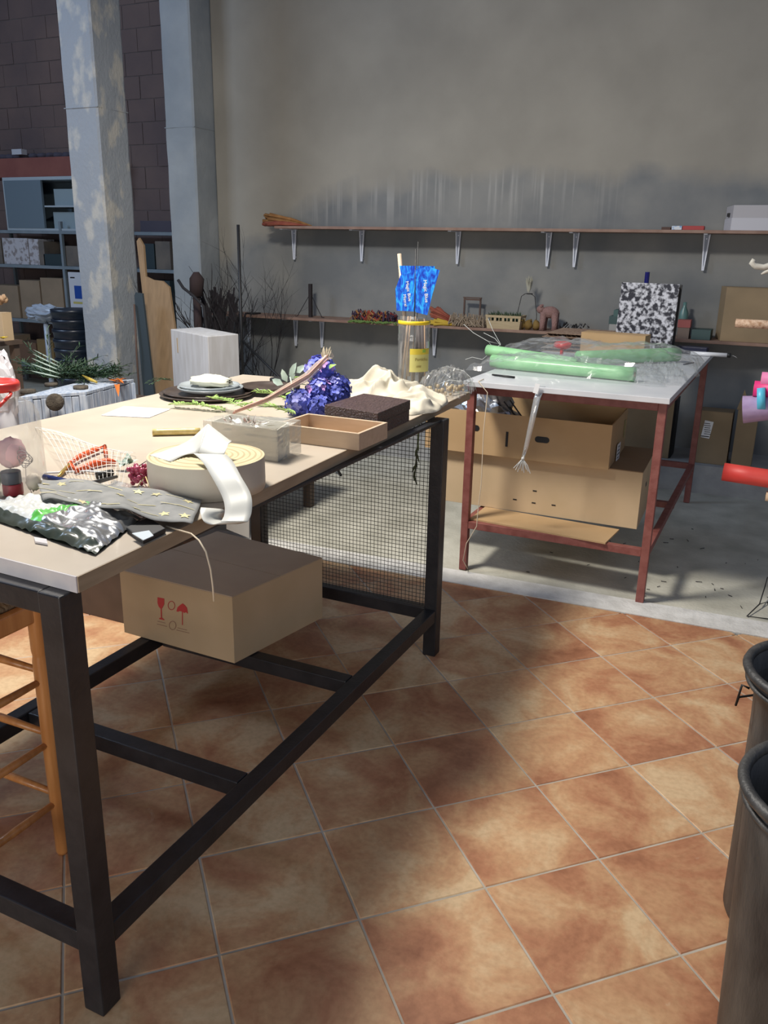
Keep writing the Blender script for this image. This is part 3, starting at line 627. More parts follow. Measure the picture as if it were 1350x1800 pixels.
# wire candle holder with feather
p0 = aw(925, 570, .18); t = thing('wire_ornament', 'black wire arch ornament with a pale feather tuft on top, beside the basket', 'ornament', (p0.x, p0.y, LZ)); ztop = aw(925, 516, .18).z
for s_ in (-1, 1): MB().tube([(p0.x + .075 * s_, p0.y, LZ + .003), (p0.x + .072 * s_, p0.y, LZ + .11), (p0.x + .05 * s_, p0.y, ztop - .02), (p0.x + .02 * s_, p0.y, ztop)], .0025, 5).build('wire', M_TWIG, t)
MB().lathe((p0.x + .008, p0.y, ztop - .004), [(.022, 0), (.026, .006)], 16).build('saucer', M_TWIG, t)
b = MB()
for k in range(30): d = Vector((random.uniform(-.35, .25), random.uniform(-.3, .3), 1)); b.leaf((p0.x, p0.y, ztop + .003), d, (0, 1, 0), random.uniform(.06, .13), .014)
b.build('feather_tuft', mat('pale_feather', (0.38, 0.37, 0.30), .9), t)
b = MB(); [b.ball((aw(u, 558, .2).x, aw(u, 558, .2).y, LZ + .035), (.03, .03, .035), 10, 6, nz=.5, nf=4, seed=u) for u in (918, 930, 944)]
b.item('seed_pods', 'dull yellow dried heads behind the wire ornament', 'dried flowers', mat('mustard_dry', (0.22, 0.14, 0.04), .9))
# fuzzy pink toy animal: four-legged body seen from the side
p0 = aw(966, 560, .19); t = thing('plush_toy', 'fuzzy dull pink four-legged plush toy on the lower shelf behind the red table', 'toy', (p0.x, p0.y, LZ)); M_PLUSH = mat('pink_plush', (0.26, 0.15, 0.135), .95, (0.32, 0.19, 0.17), 60, bump=.8, bscale=150)
b = MB(); zc = aw(966, 549, .19).z; b.ball((p0.x, p0.y, zc), (.068, .045, .042), 18, 12, nz=.12, nf=5)
for (dx, dy) in ((-.045, -.02), (-.042, .022), (.045, -.02), (.042, .022)): b.tube([(p0.x + dx, p0.y + dy, LZ + .002), (p0.x + dx, p0.y + dy, LZ + .04), (p0.x + dx * .9, p0.y + dy, zc)], [.021, .020, .026], 10)
b.build('body', M_PLUSH, t)
MB().ball((p0.x - .068, p0.y - .01, zc + .018), (.030, .026, .028), 12, 8, nz=.1).build('head', M_PLUSH, t)
for s_ in (-1, 1): MB().ball((p0.x - .062, p0.y - .01 + .02 * s_, zc + .043), (.010, .006, .012), 8, 6).build('ear', M_PLUSH, t)
# misc on the shelf right part
tuft(985, 1035, 565, LZ, .20, 40, [mat('grey_twist', (0.25, 0.25, 0.25), .7), M_TWIG], 'loose grey wrapping scraps on the lower shelf right of the plush toy', 'wrapping_scraps', 'scraps', .006)
on_wall_box(1071, 570, 1093, LZ - 0, .25, .14, 'pale grey box under the teal boxes on the lower shelf', mat('pale_grey_card', (0.33, 0.33, 0.32), .7), 'small_box')
z1 = aw(1071, 570, .25).z
b1 = on_wall_box(1071, 556, 1099, z1 + .0005, .25, .13, 'wide dark teal box in the stack left of the marbled album', mat('dark_teal', (0.045, 0.085, 0.085), .6), 'small_box')
on_wall_box(1079, 545, 1099, aw(1071, 556, .25).z + .001, .25, .11, 'small dark teal box on top of the stack left of the marbled album', mat('teal', (0.055, 0.115, 0.11), .6), 'small_box')
on_wall_box(1216, 580, 1250, LZ, .25, .16, 'flat dark teal box on the lower shelf right of the red table', mat('dark_teal', (0, 0, 0), .6), 'flat_box')
a = aw(1278, 505, .24); t = thing('cardboard_box', 'large dull cardboard box at the right end of the lower shelf', 'box', (a.x + .22, wy(a.x, .12), LZ))
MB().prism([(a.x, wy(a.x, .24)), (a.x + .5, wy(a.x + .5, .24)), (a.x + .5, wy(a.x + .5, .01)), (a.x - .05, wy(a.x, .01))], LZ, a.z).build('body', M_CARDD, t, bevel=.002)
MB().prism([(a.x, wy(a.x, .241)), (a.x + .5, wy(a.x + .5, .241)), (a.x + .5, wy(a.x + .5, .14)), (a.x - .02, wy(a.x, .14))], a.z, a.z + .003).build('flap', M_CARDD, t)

# ---- boxes on the plinth below
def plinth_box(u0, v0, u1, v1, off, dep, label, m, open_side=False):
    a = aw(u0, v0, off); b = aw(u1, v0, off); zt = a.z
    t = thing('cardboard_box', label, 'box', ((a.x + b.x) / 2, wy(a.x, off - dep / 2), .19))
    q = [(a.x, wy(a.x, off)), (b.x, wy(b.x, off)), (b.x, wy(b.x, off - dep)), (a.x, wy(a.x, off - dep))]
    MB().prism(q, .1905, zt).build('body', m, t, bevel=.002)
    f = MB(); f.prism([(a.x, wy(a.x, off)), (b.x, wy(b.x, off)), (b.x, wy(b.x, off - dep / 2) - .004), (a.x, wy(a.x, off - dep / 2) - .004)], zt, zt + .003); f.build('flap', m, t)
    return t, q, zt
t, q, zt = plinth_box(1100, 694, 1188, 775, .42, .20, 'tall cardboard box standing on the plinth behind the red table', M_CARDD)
MB().prism([(q[1][0], q[1][1]), (q[1][0] + .012, q[1][1] + .03), (q[1][0] + .012, q[2][1]), (q[1][0], q[2][1])], .191, zt - .01).build('dark_open_side', M_BLACK, t)  # open side of the box: black sheet stands in for its shaded inside
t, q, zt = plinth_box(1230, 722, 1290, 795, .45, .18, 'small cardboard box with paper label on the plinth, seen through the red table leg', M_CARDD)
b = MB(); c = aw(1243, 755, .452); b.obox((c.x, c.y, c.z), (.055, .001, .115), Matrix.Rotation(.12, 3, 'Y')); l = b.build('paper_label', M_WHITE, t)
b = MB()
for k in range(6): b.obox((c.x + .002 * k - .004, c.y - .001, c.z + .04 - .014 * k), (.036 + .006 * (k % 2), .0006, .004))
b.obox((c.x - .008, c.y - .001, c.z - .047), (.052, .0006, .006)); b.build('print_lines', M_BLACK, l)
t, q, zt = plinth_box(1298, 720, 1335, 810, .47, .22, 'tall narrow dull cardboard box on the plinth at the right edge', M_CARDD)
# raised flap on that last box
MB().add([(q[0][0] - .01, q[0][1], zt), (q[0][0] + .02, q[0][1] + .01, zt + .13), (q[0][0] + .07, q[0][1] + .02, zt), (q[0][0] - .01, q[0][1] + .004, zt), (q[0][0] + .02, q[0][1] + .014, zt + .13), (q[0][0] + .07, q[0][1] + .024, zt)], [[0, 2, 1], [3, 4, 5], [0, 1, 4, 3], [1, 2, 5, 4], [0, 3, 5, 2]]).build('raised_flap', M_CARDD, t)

# ================================================================== ON THE RED TABLE
# green tissue rolls in clear film
M_GRN = mat('mint_tissue', (0.26, 0.58, 0.27), .45, (0.34, 0.66, 0.34), 8, coat=.25)
def roll(p, q, r, label, m, name='paper_roll', cat='paper roll', hole=True, sag=0, group=None, n=28):
    p = Vector(p); q = Vector(q); t = thing(name, label, cat, ((p.x + q.x) / 2, (p.y + q.y) / 2, min(p.z, q.z) - r), group)
    pts = [p.lerp(q, i / 8) + V(0, 0, -sag * math.sin(PI * i / 8)) for i in range(9)]
    b = MB(); rs = [r * (1 + .03 * noise.noise(Vector((i * 1.7, r * 99, 0)))) for i in range(9)]; b.tube(pts, rs, n); b.build('tissue' if cat == 'paper roll' else 'sheet', m, t)
    d = (q - p).normalized()
    if hole: MB().tube([q - d * .002, q + d * .002], r * .35, 16).build('core', M_CARDIN, t)
    return t
z = RT + .034
pA = az(850, 634, z + .01); pB = az(1130, 650, z); roll((-1.36, 4.16, RT + .038), (-.63, 4.08, RT + .036), .033, 'mint green tissue roll in clear film, front one on the red table', M_GRN)
roll((-1.48, 4.44, RT + .058), (-.95, 4.31, RT + .036), .030, 'mint green tissue roll poking past the left edge of the red table', M_GRN)
roll((-1.0, 4.52, RT + .040), (-.55, 4.98, RT + .044), .038, 'mint green tissue roll lying slantwise behind the front one on the red table', M_GRN)
# film wrap over the rolls
def filmheap(x0, y0, x1, y1, h, amp, sd, label, rot=0, n=46, m=M_FILM, z=RT, name='plastic_film', cat='plastic film'):
    cx, cy = (x0 + x1) / 2, (y0 + y1) / 2; R = rotz(rot)
    def fn(u, v):
        a = 2 * u - 1; b_ = 2 * v - 1; e = max(0, 1 - (abs(a) ** 3)) * max(0, 1 - (abs(b_) ** 3))
        q = R @ Vector(((x1 - x0) / 2 * a * (1 + .08 * noise.noise(Vector((v * 5, sd, 0)))), (y1 - y0) / 2 * b_ * (1 + .10 * noise.noise(Vector((u * 6, sd, 3)))), 0))
        hh = h * e ** .45 * (1 + .25 * noise.noise(Vector((u * 3, v * 3, sd)))) + amp * abs(noise.noise(Vector((u * 11, v * 8, sd)))) + amp * .6 * noise.noise(Vector((u * 26, v * 19, sd)))
        return (cx + q.x, cy + q.y, z + .003 + max(0, hh))
    b = MB(); b.sheet(fn, n, int(n * .6), smooth=False); return b.item(name, label, cat, m, kind=None)
filmheap(-1.42, 3.98, -.50, 4.30, .078, .022, 1.3, 'crinkled clear film around the front mint green roll')
filmheap(-1.46, 4.36, -.40, 4.98, .105, .03, 5.1, 'larger crinkled clear film bag over the rear mint green rolls', .04)
filmheap(-.66, 4.05, -.42, 4.42, .055, .03, 9.7, 'loose clear film end bunched near the right edge of the red table', .2)
b = MB(); c = Vector((-1.17, 4.85, RT + .07)); b.ball(c, (.05, .03, .022), 12, 8, nz=.5, nf=4); b.tube([c, c - V(0, 0, .066)], .01, 6)
b.item('red_bow', 'red ribbon bow showing through the clear film on the red table', 'bow', mat('bright_red', (0.65, 0.05, 0.06), .4))
# corrugated trays stack behind
t = thing('corrugated_stack', 'stack of brown corrugated card strips at the back left of the red table', 'cardboard', (-1.18, 5.35, RT))
M_CORR = mat('corrugated', (0.20, 0.12, 0.08), .9, (0.34, 0.24, 0.17), 60, stretch=(3, .5, 1))
for k in range(5):
    z0 = RT + .0005 + k * .022; dx = .012 * ((k * 5) % 3)
    def fn(u, v, z0=z0, dx=dx): return (-1.36 + dx + .40 * u, 5.10 + .42 * v, z0 + .010 + .006 * math.sin(u * 90))
    bb = MB(); bb.box(-1.36 + dx, 5.10, z0, -.96 + dx, 5.52, z0 + .003); bb.sheet(fn, 90, 1, 0, False); bb.box(-1.36 + dx, 5.10, z0 + .0175, -.96 + dx, 5.52, z0 + .020); bb.build('corrugated_sheet', M_CORR, t)
# small cardboard box in front of album
carton('small plain cardboard box standing on the red table in front of the marbled album', [(-1.10, 5.00), (-.73, 4.97), (-.72, 5.10), (-1.09, 5.13)], RT + .0005, RT + .135, M_CARD)
# marbled album box
M_MARB = mat('marbled_paper', (0.02, 0.02, 0.03), .3, (0.60, 0.61, 0.66), 42, contrast=(.44, .60), coat=.3)
ang = -.10; R = rotz(ang); pA = Vector((-.985, 5.34)); hh = .42
t = thing('marbled_album', 'tall black and white marbled album standing at the back of the red table', 'album', (-.80, 5.38, RT))
cx = Vector((-.80, 5.38, RT + .0005 + .20))
Rt = R @ Matrix.Rotation(-.07, 3, 'X')
MB().obox(cx + V(0, 0, .004), (.345, .012, .41), Rt).build('front_cover', M_MARB, t, bevel=.002)
MB().obox(cx + Rt @ V(-.004, .034, .002) + V(0, 0, .004), (.325, .052, .385), Rt).build('page_block', mat('grey_pages', (0.20, 0.20, 0.21), .7), t)
MB().obox(cx + Rt @ V(0, .068, 0) + V(0, 0, .004), (.345, .010, .41), Rt).build('back_cover', M_BLACK, t, bevel=.002)
# blue candle behind
b = MB(); c = aw(1136, 500, .2); zt = aw(1136, 478, .2).z; b.lathe((c.x, c.y, LZ), [(.030, 0), (.030, .008), (.016, .02), (.016, zt - LZ - .002), (.0165, zt - LZ)], 16); b.item('blue_candle', 'tall dark blue candle on the lower shelf behind the marbled album', 'candle', mat('deep_blue', (0.008, 0.01, 0.16), .2, coat=.6))
# red-lidded box + green bottle + blue
t = thing('gift_box', 'narrow red-topped box standing on the lower shelf right of the marbled album', 'box', (0, 0, 0)); a = aw(1193, 562, .24); c = aw(1214, 562, .24)
t.location = ((a.x + c.x) / 2, wy(a.x, .2), LZ)
def wprism(x0, x1, off, dep, z0, z1): return MB().prism([(x0, wy(x0, off)), (x1, wy(x1, off)), (x1, wy(x1, off - dep)), (x0, wy(x0, off - dep))], z0, z1)
wprism(a.x, c.x, .24, .08, LZ, LZ + (a.z - LZ) * .6).build('body', mat('grey_brown', (0.16, 0.12, 0.10), .7), t)
wprism(a.x - .003, c.x + .003, .243, .086, LZ + (a.z - LZ) * .6, a.z).build('lid', mat('dusty_red', (0.30, 0.08, 0.075), .6), t)
c = aw(1201, 560, .10); b = MB(); zt = aw(1201, 531, .10).z; b.lathe((c.x, c.y, LZ), [(.03, 0), (.032, .10), (.03, zt - LZ - .07), (.012, zt - LZ - .03), (.012, zt - LZ)], 16); b.item('green_bottle', 'pale green bottle behind the narrow red-topped box', 'bottle', mat('sea_green', (0.10, 0.20, 0.19), .3))
MB().obox((-.52, 5.48, RT + .0225), (.18, .07, .044), rotz(-.1)).item('navy_case', 'small navy blue case on the back corner of the red table', 'case', mat('navy', (0.006, 0.01, 0.04), .5), bevel=.004)
# white tube
p = Vector((-.52, 5.38, RT + .014)); q = Vector((-.30, 5.50, RT + .014)); q = Vector((-.315, 5.40, RT + .014)); t = thing('white_tube', 'short white tube lying over the back right corner of the red table', 'tube', (-.42, 5.39, RT))
MB().tube([p, q], .0125, 14).build('barrel', mat('white_gloss', (0.75, 0.77, 0.8), .3), t)
MB().tube([q, q + V(.02, 0, 0)], .0135, 12).build('cap', M_BLACK, t); MB().leaf(q + V(.02, 0, 0), (1, 0, -.3), (0, 0, 1), .04, .02).build('tag', M_WHITE, t)
MB().tube([(-.50, 4.88, RT + .004), (-.46, 5.0, RT + .004)], .0035, 6).item('blue_pen', 'thin dark blue pen lying near the right edge of the red table', 'pen', mat('navy', (0, 0, 0)))
MB().tube([(-1.27, 3.90, RT + .006), (-1.21, 3.885, RT + .006), (-1.15, 3.875, RT + .006)], [.004, .0055, .005], 8).item('black_marker', 'black marker lying at the front left of the red table', 'marker', M_BLACK)
# hanging film strip with tassel + label
t = thing('film_strip', 'clear film strip with white tag and knotted tassel hanging over the red table front', 'ribbon', (-1.0, 3.66, RT))
def hang(uvs, Y, w2):
    return [ay(u, v, Y) for (u, v) in uvs]
uvp = [(950, 664), (944, 700), (934, 745), (925, 785), (919, 806)]; P_ = hang(uvp, 3.665, 0)
P_[0] = V(P_[0].x, 3.70, RT + .002)
def stripmesh(P_, wds, m, nm, par, dirv=V(1, 0, 0)):
    b = MB(); n = len(P_); vs = []
    for i, p in enumerate(P_): vs += [p - dirv * wds[i] / 2, p + dirv * wds[i] / 2]
    b.add(vs, [[2 * i, 2 * i + 1, 2 * i + 3, 2 * i + 2] for i in range(n - 1)], 0, True); return b.build(nm, m, par, solid=.0006)
stripmesh(P_, [.034, .030, .026, .020, .012], film('strip_film', base=.25, edge=.8, body_amt=.3), 'strip', t)
pt = ay(943, 683, 3.663); MB().obox(pt, (.022, .001, .045), Matrix.Rotation(.2, 3, 'Y')).build('tag', M_WHITE, t)
b = MB(); k0 = P_[-1]
for k in range(9): b.tube([k0, k0 + V(.006 * (k - 4), -.004 * (k % 2), -.03), k0 + V(.010 * (k - 4), 0, -.05 - .008 * (k % 3))], .0018, 4)
b.ball(k0, .008, 8, 6); b.build('tassel', mat('pale_film', (0.62, 0.64, 0.62), .4), t)
b = MB(); b.tube([V(-1.262, 3.75, RT + .004), V(-1.262, 3.676, RT + .003), ay(857, 690, 3.672), ay(850, 760, 3.665), ay(846, 850, 3.66), ay(841, 890, 3.655), ay(838, 925, 3.65), ay(820, 955, 3.65), ay(814, 985, 3.65), az(822, 1000, .006)], .0022, 5)
b.item('twine', 'pale twine hanging from the front left corner of the red table to the floor', 'string', M_TWINE)
b = MB()
for (uv) in (((858, 600), (832, 585), (815, 570)), ((880, 605), (866, 580), (858, 560)), ((880, 607), (870, 595), (850, 585)), ((848, 632), (830, 628), (818, 632))):
    b.tube([ay(u, v, 4.45) for (u, v) in uv], .0016, 4)
b.tube([V(-1.45, 4.45, RT + .07), ay(858, 600, 4.45), ay(880, 605, 4.45), ay(848, 632, 4.45)], .0016, 4)
b.item('clear_ties', 'thin clear ties springing from the film on the left of the red table', 'string', mat('pale_film', (0, 0, 0)))

# bent wire on the concrete
b = MB(); pts = [az(1350, 1088, .006), az(1313, 1083, .006), az(1335, 1062, .02), az(1345, 1030, .05), az(1349, 1015, .05)]
b.tube(pts, .0028, 6); b.tube([pts[2], az(1349, 1058, .01), az(1356, 1080, .006)], .0028, 6); b.item('bent_wire', 'bent black wire lying on the concrete beside the curb strip at the right', 'wire', M_BLACK)
tcrumb = MB()
for k in range(46):
    x = random.uniform(-1.0, .5); y = curb_y(x) + random.uniform(.18, 1.4); d = Vector((random.uniform(-1, 1), random.uniform(-1, 1), 0)).normalized() * random.uniform(.006, .03)
    tcrumb.tube([(x, y, .002), (x + d.x, y + d.y, .004)], .0018, 4)
tcrumb.item('floor_debris', 'dark twig crumbs scattered over the concrete floor', 'debris', M_TWIG, kind='stuff')

# ================================================================== RIGHT EDGE: rack of rolls
t = thing('roll_rack', 'grey steel post rack holding wrapping rolls just beyond the right edge', 'rack', (.62, 3.95, 0))
MB().box(.60, 3.90, 0.002, .66, 3.96, 1.75).build('post', M_BLACKSTEEL, t); MB().box(.45, 3.75, 0.0025, .81, 4.11, .03).build('foot', M_BLACKSTEEL, t)
RY = 3.93
def rackroll(u0, v0, rr, label, m, name='wrapping_roll', cone=None, hole=True, tilt=0.0, hollow=False):
    a = ay(u0, v0, RY - .0); q = V(.598, RY, a.z + tilt); tt = thing(name, label, 'wrapping roll', ((a.x + q.x) / 2, RY, a.z - rr))
    b = MB(); r0 = rr * (cone or 1); b.tube([a, a.lerp(q, .15), a.lerp(q, .6), q], [rr, rr, (rr + r0) / 2, r0], 24); b.build('sheet', m, tt)
    d = (a - q).normalized(); MB().tube([a, a + d * .0015], rr * .55, 16).build('core', M_CARDIN if not hollow else M_WHITE, tt)
    return tt
M_CRED = mat('coral_red', (0.62, 0.045, 0.04), .5, (0.68, 0.07, 0.055), 9)
rackroll(1271, 829, .040, 'coral red wrapping roll jutting in from the right edge', M_CRED, tilt=-.03)
rackroll(1338, 666, .030, 'pale pink wrapping roll at the right edge above the magenta one', mat('pale_pink', (0.75, 0.22, 0.42), .5))
rackroll(1325, 683, .034, 'magenta wrapping roll at the right edge', mat('magenta', (0.72, 0.035, 0.20), .45), tilt=.0)
rackroll(1293, 568, .018, 'thin cork-covered roll jutting in from the right edge', mat('cork', (0.34, 0.20, 0.12), .9, (0.62, 0.46, 0.34), 60, bump=.4), hole=False)
rackroll(1346, 872, .022, 'thin pale wooden roll end at the right edge below the red roll', M_BEECH)
# lilac cone of film with cyan ring
a = ay(1306, 722, RY); tt = thing('film_cone', 'lilac translucent film cone with pale blue ring at the right edge', 'wrapping film', (a.x + .15, RY, a.z - .08))
MB().tube([a + V(0, 0, .005), V(a.x + .15, RY, a.z + .03), V(.598, RY, a.z + .07)], [.060, .048, .035], 24, cap=False).build('cone', mat('lilac_film', (0.34, 0.24, 0.42), .4, (0.42, 0.32, 0.5), 20), tt)
c = ay(1337, 702, RY); MB().tube([c + V(-.012, -.01, .0), c + V(.02, -.01, .005)], .057, 24).build('ring', mat('sky_blue', (0.10, 0.50, 0.70), .4), tt)
# white glove-like twisted ribbon
b = MB(); P_ = [ay(u, v, RY) for (u, v) in ((1326, 456), (1322, 462), (1328, 468), (1342, 470), (1356, 466))]; P_.append(V(.598, RY, P_[-1].z)); b.tube(P_, [.010, .013, .013, .012, .014, .01], 8)
P_ = [ay(u, v, RY) for (u, v) in ((1338, 482), (1346, 478), (1356, 474))]; P_.append(V(.598, RY, P_[-1].z)); b.tube(P_, [.003, .008, .01, .01], 8)
b.item('twisted_ribbon', 'cream twisted ribbon end curling in at the right edge', 'ribbon', mat('cream_ribbon', (0.50, 0.48, 0.42), .6))

# ================================================================== LEFT BACKGROUND: shelving with stores
SY = 6.55; SX0, SX1 = -7.9, -5.27
sh = thing('metal_shelving', 'grey metal shelving unit full of boxes against the brick wall', 'shelving', ((SX0 + SX1) / 2, SY + .22, 0))
M_SHM = mat('grey_shelving', (0.15, 0.19, 0.22), .5, (0.19, 0.23, 0.26), 8)
zl = [ay(60, 640, SY).z, ay(60, 562, SY).z, ay(60, 466, SY).z, ay(60, 405, SY).z]
for z in zl: MB().box(SX0, SY, z - .03, SX1, SY + .45, z).build('shelf_board', M_SHM, sh)
for x in (SX0, ay(112, 500, SY).x, SX1 - .03):
    for y in (SY + .001, SY + .42): MB().box(x, y - .0, 0, x + .03, y + .03, 1.72).build('post', M_SHM, sh)
def sbox(u0, u1, vt, zi, label, m, dep=.22, dy=.04, name='cardboard_box', cat='box', group=None, bevel=.003):
    zb = zl[zi]; a = ay(u0, vt, SY + dy); b = ay(u1, vt, SY + dy)
    return MB().box(a.x, SY + dy, zb + .0005, b.x, SY + dy + dep, max(a.z, zb + .03)).item(name, label, cat, m, bevel=bevel)
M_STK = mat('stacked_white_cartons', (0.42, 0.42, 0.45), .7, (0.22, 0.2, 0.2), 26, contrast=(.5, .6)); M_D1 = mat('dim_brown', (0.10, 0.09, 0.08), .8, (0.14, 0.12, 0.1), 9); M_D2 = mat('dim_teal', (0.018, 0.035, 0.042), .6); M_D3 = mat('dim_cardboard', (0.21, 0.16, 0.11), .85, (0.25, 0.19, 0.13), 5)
# cabinet on top
t = thing('wall_cabinet', 'low grey cabinet with open compartment on top of the shelving', 'cabinet', (-7.0, SY + .2, zl[3]))
a = ay(2, 312, SY); bq = ay(142, 312, SY); zc = a.z; x0, x1 = a.x, bq.x
M_CAB = mat('blue_grey_cabinet', (0.12, 0.165, 0.20), .5); M_CABL = mat('pale_cabinet_edge', (0.32, 0.38, 0.42), .5)
zb = zl[3] + .0005
MB().box(x0, SY + .01, zb, x1, SY + .4, zb + .02).build('bottom_board', M_CABL, t); MB().box(x0, SY + .01, zc - .03, x1, SY + .4, zc).build('top_board', M_CABL, t)
MB().box(x0, SY + .01, zb + .02, x0 + .02, SY + .4, zc - .03).build('side_board', M_CABL, t); MB().box(x1 - .02, SY + .01, zb + .02, x1, SY + .4, zc - .03).build('side_board', M_CABL, t)
xd = ay(73, 350, SY).x; MB().box(x0 + .02, SY + .005, zb + .02, xd, SY + .03, zc - .03).build('door', M_CAB, t); MB().box(x0 + .02, SY + .38, zb + .02, x1 - .02, SY + .4, zc - .03).build('back_panel', M_CAB, t)
zmid = ay(100, 361, SY).z; MB().box(xd + .01, SY + .02, zmid - .015, x1 - .02, SY + .37, zmid).build('inner_shelf', M_CABL, t)
for (zz_, nm_) in ((zmid + .0005, 'upper'), (zb + .0205, 'lower')):
    a = ay(94, 335 if nm_ == 'upper' else 382, SY + .12); b = ay(140, 335, SY + .12)
    MB().box(a.x, SY + .12, zz_, min(b.x, x1 - .03), SY + .34, zz_ + .16).item('pale_box', 'pale blue-grey box in the %s compartment of the cabinet' % nm_, 'box', mat('pale_blue_card', (0.24, 0.31, 0.34), .6), bevel=.003)
# reddish boards on top of cabinet
MB().box(SX0 + .02, SY + .03, zc + .0005, x1 + .1, SY + .36, ay(60, 276, SY).z).item('red_board_stack', 'dull red board stack lying along the top of the cabinet', 'boards', mat('dull_red_board', (0.17, 0.055, 0.045), .8, (0.2, 0.07, 0.055), 6), bevel=.003)
zq = ay(60, 276, SY).z
b = MB(); 
for k in range(14): b.ball((SX0 + .2 + k * .11, SY + .18, zq + .028), (.06, .06, .03), 8, 5, nz=.6, nf=5, seed=k)
b.item('bundled_sheets', 'dark bundled sheets on top of the dull red boards', 'sheets', mat('dusty_dark', (0.06, 0.055, 0.075), .9))
MB().box(ay(20, 262, SY + .05).x, SY + .05, zq + .035, ay(37, 262, SY + .05).x, SY + .12, zq + .085).item('white_packet', 'small white packet on the dark bundled sheets at the top left', 'packet', mat('dull_white', (0.4, 0.42, 0.46), .7))
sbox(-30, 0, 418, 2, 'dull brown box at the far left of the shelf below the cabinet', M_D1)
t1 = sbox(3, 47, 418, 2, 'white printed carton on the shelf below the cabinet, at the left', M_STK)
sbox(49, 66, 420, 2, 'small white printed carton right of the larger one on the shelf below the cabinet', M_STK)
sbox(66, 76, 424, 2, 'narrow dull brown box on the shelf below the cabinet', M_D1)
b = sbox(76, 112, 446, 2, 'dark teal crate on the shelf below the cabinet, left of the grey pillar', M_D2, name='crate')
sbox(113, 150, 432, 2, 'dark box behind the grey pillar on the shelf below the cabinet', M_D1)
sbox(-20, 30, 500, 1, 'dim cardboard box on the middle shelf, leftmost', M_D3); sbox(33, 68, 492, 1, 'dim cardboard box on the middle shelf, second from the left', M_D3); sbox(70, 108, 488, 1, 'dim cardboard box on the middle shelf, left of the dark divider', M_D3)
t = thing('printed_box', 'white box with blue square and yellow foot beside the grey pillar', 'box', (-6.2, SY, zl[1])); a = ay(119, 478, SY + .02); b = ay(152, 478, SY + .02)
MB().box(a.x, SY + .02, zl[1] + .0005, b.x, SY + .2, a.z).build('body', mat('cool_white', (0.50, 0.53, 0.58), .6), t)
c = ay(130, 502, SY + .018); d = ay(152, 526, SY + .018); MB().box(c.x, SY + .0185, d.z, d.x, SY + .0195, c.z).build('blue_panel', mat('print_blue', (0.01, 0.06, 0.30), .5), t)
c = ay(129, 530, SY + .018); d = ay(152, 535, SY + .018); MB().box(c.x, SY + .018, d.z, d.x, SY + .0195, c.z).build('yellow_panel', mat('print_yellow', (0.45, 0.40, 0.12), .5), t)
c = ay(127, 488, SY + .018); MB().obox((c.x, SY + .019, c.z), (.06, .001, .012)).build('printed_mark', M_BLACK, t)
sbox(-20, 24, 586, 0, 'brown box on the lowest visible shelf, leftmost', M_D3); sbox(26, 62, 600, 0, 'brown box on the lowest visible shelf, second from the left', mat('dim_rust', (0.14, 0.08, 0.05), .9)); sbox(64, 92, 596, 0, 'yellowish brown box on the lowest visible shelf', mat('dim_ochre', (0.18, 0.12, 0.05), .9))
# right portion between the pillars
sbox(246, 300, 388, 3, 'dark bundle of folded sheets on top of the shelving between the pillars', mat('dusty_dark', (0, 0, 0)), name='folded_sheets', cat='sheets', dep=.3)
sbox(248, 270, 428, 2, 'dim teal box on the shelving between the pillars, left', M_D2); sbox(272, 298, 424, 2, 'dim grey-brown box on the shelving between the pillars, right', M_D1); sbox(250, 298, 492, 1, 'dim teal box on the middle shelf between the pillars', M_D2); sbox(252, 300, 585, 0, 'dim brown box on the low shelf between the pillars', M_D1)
# black stacked buckets
t = thing('bucket_stack', 'tall stack of ribbed black buckets left of the grey pillar', 'bucket', (0, 0, 0)); c = ay(124, 590, 4.9); c = V(c.x - .02, 4.95, 0); t.location = c; rr = .155
zt = ay(124, 542, 4.95).z; k = 0; z0 = 0; prof = []
hs = (zt) / 14
for i in range(14): prof += [(rr * .93, hs * i + .001), (rr * .95, hs * (i + .55)), (rr, hs * (i + .62)), (rr, hs * (i + .92)), (rr * .94, hs * (i + .97))]
for i in range(14):
    MB().lathe((c.x, c.y, 0), prof[5 * i:5 * i + 5], 28, cap0=(i == 0), cap1=(i == 13)).build('bucket', mat('blue_black_plastic', (0.008, 0.014, 0.026), .35), t)
b = MB(); b.sheet(crump((c.x - .26, c.y - .02, zt - .05), (.16, .08, .055), .35, 8), 24, 14, smooth=False); b.tube([(c.x - .26, c.y - .02, 0), (c.x - .26, c.y - .02, zt - .06)], .02, 8)
b.item('film_bundle', 'crumpled bluish plastic bundle on a stick left of the black buckets', 'plastic film', mat('bluish_film', (0.26, 0.31, 0.38), .3))
# low stand carrying the crate and the greenery (mostly hidden by the workbench)
lt = thing('side_table', 'low dark wooden table behind the workbench carrying the white crate', 'table', (-3.0, 3.55, 0))
M_DWT = mat('dark_table_wood', (0.08, 0.055, 0.04), .7, (0.11, 0.075, 0.055), 8)
SZ = .56
MB().box(-4.05, 2.75, SZ - .03, -2.45, 4.35, SZ).build('tabletop', M_DWT, lt, bevel=.003)
for (x, y) in ((-4.0, 2.8), (-2.55, 2.8), (-4.0, 4.25), (-2.55, 4.25)): MB().box(x, y, 0.002, x + .05, y + .05, SZ - .03).build('leg', M_DWT, lt)
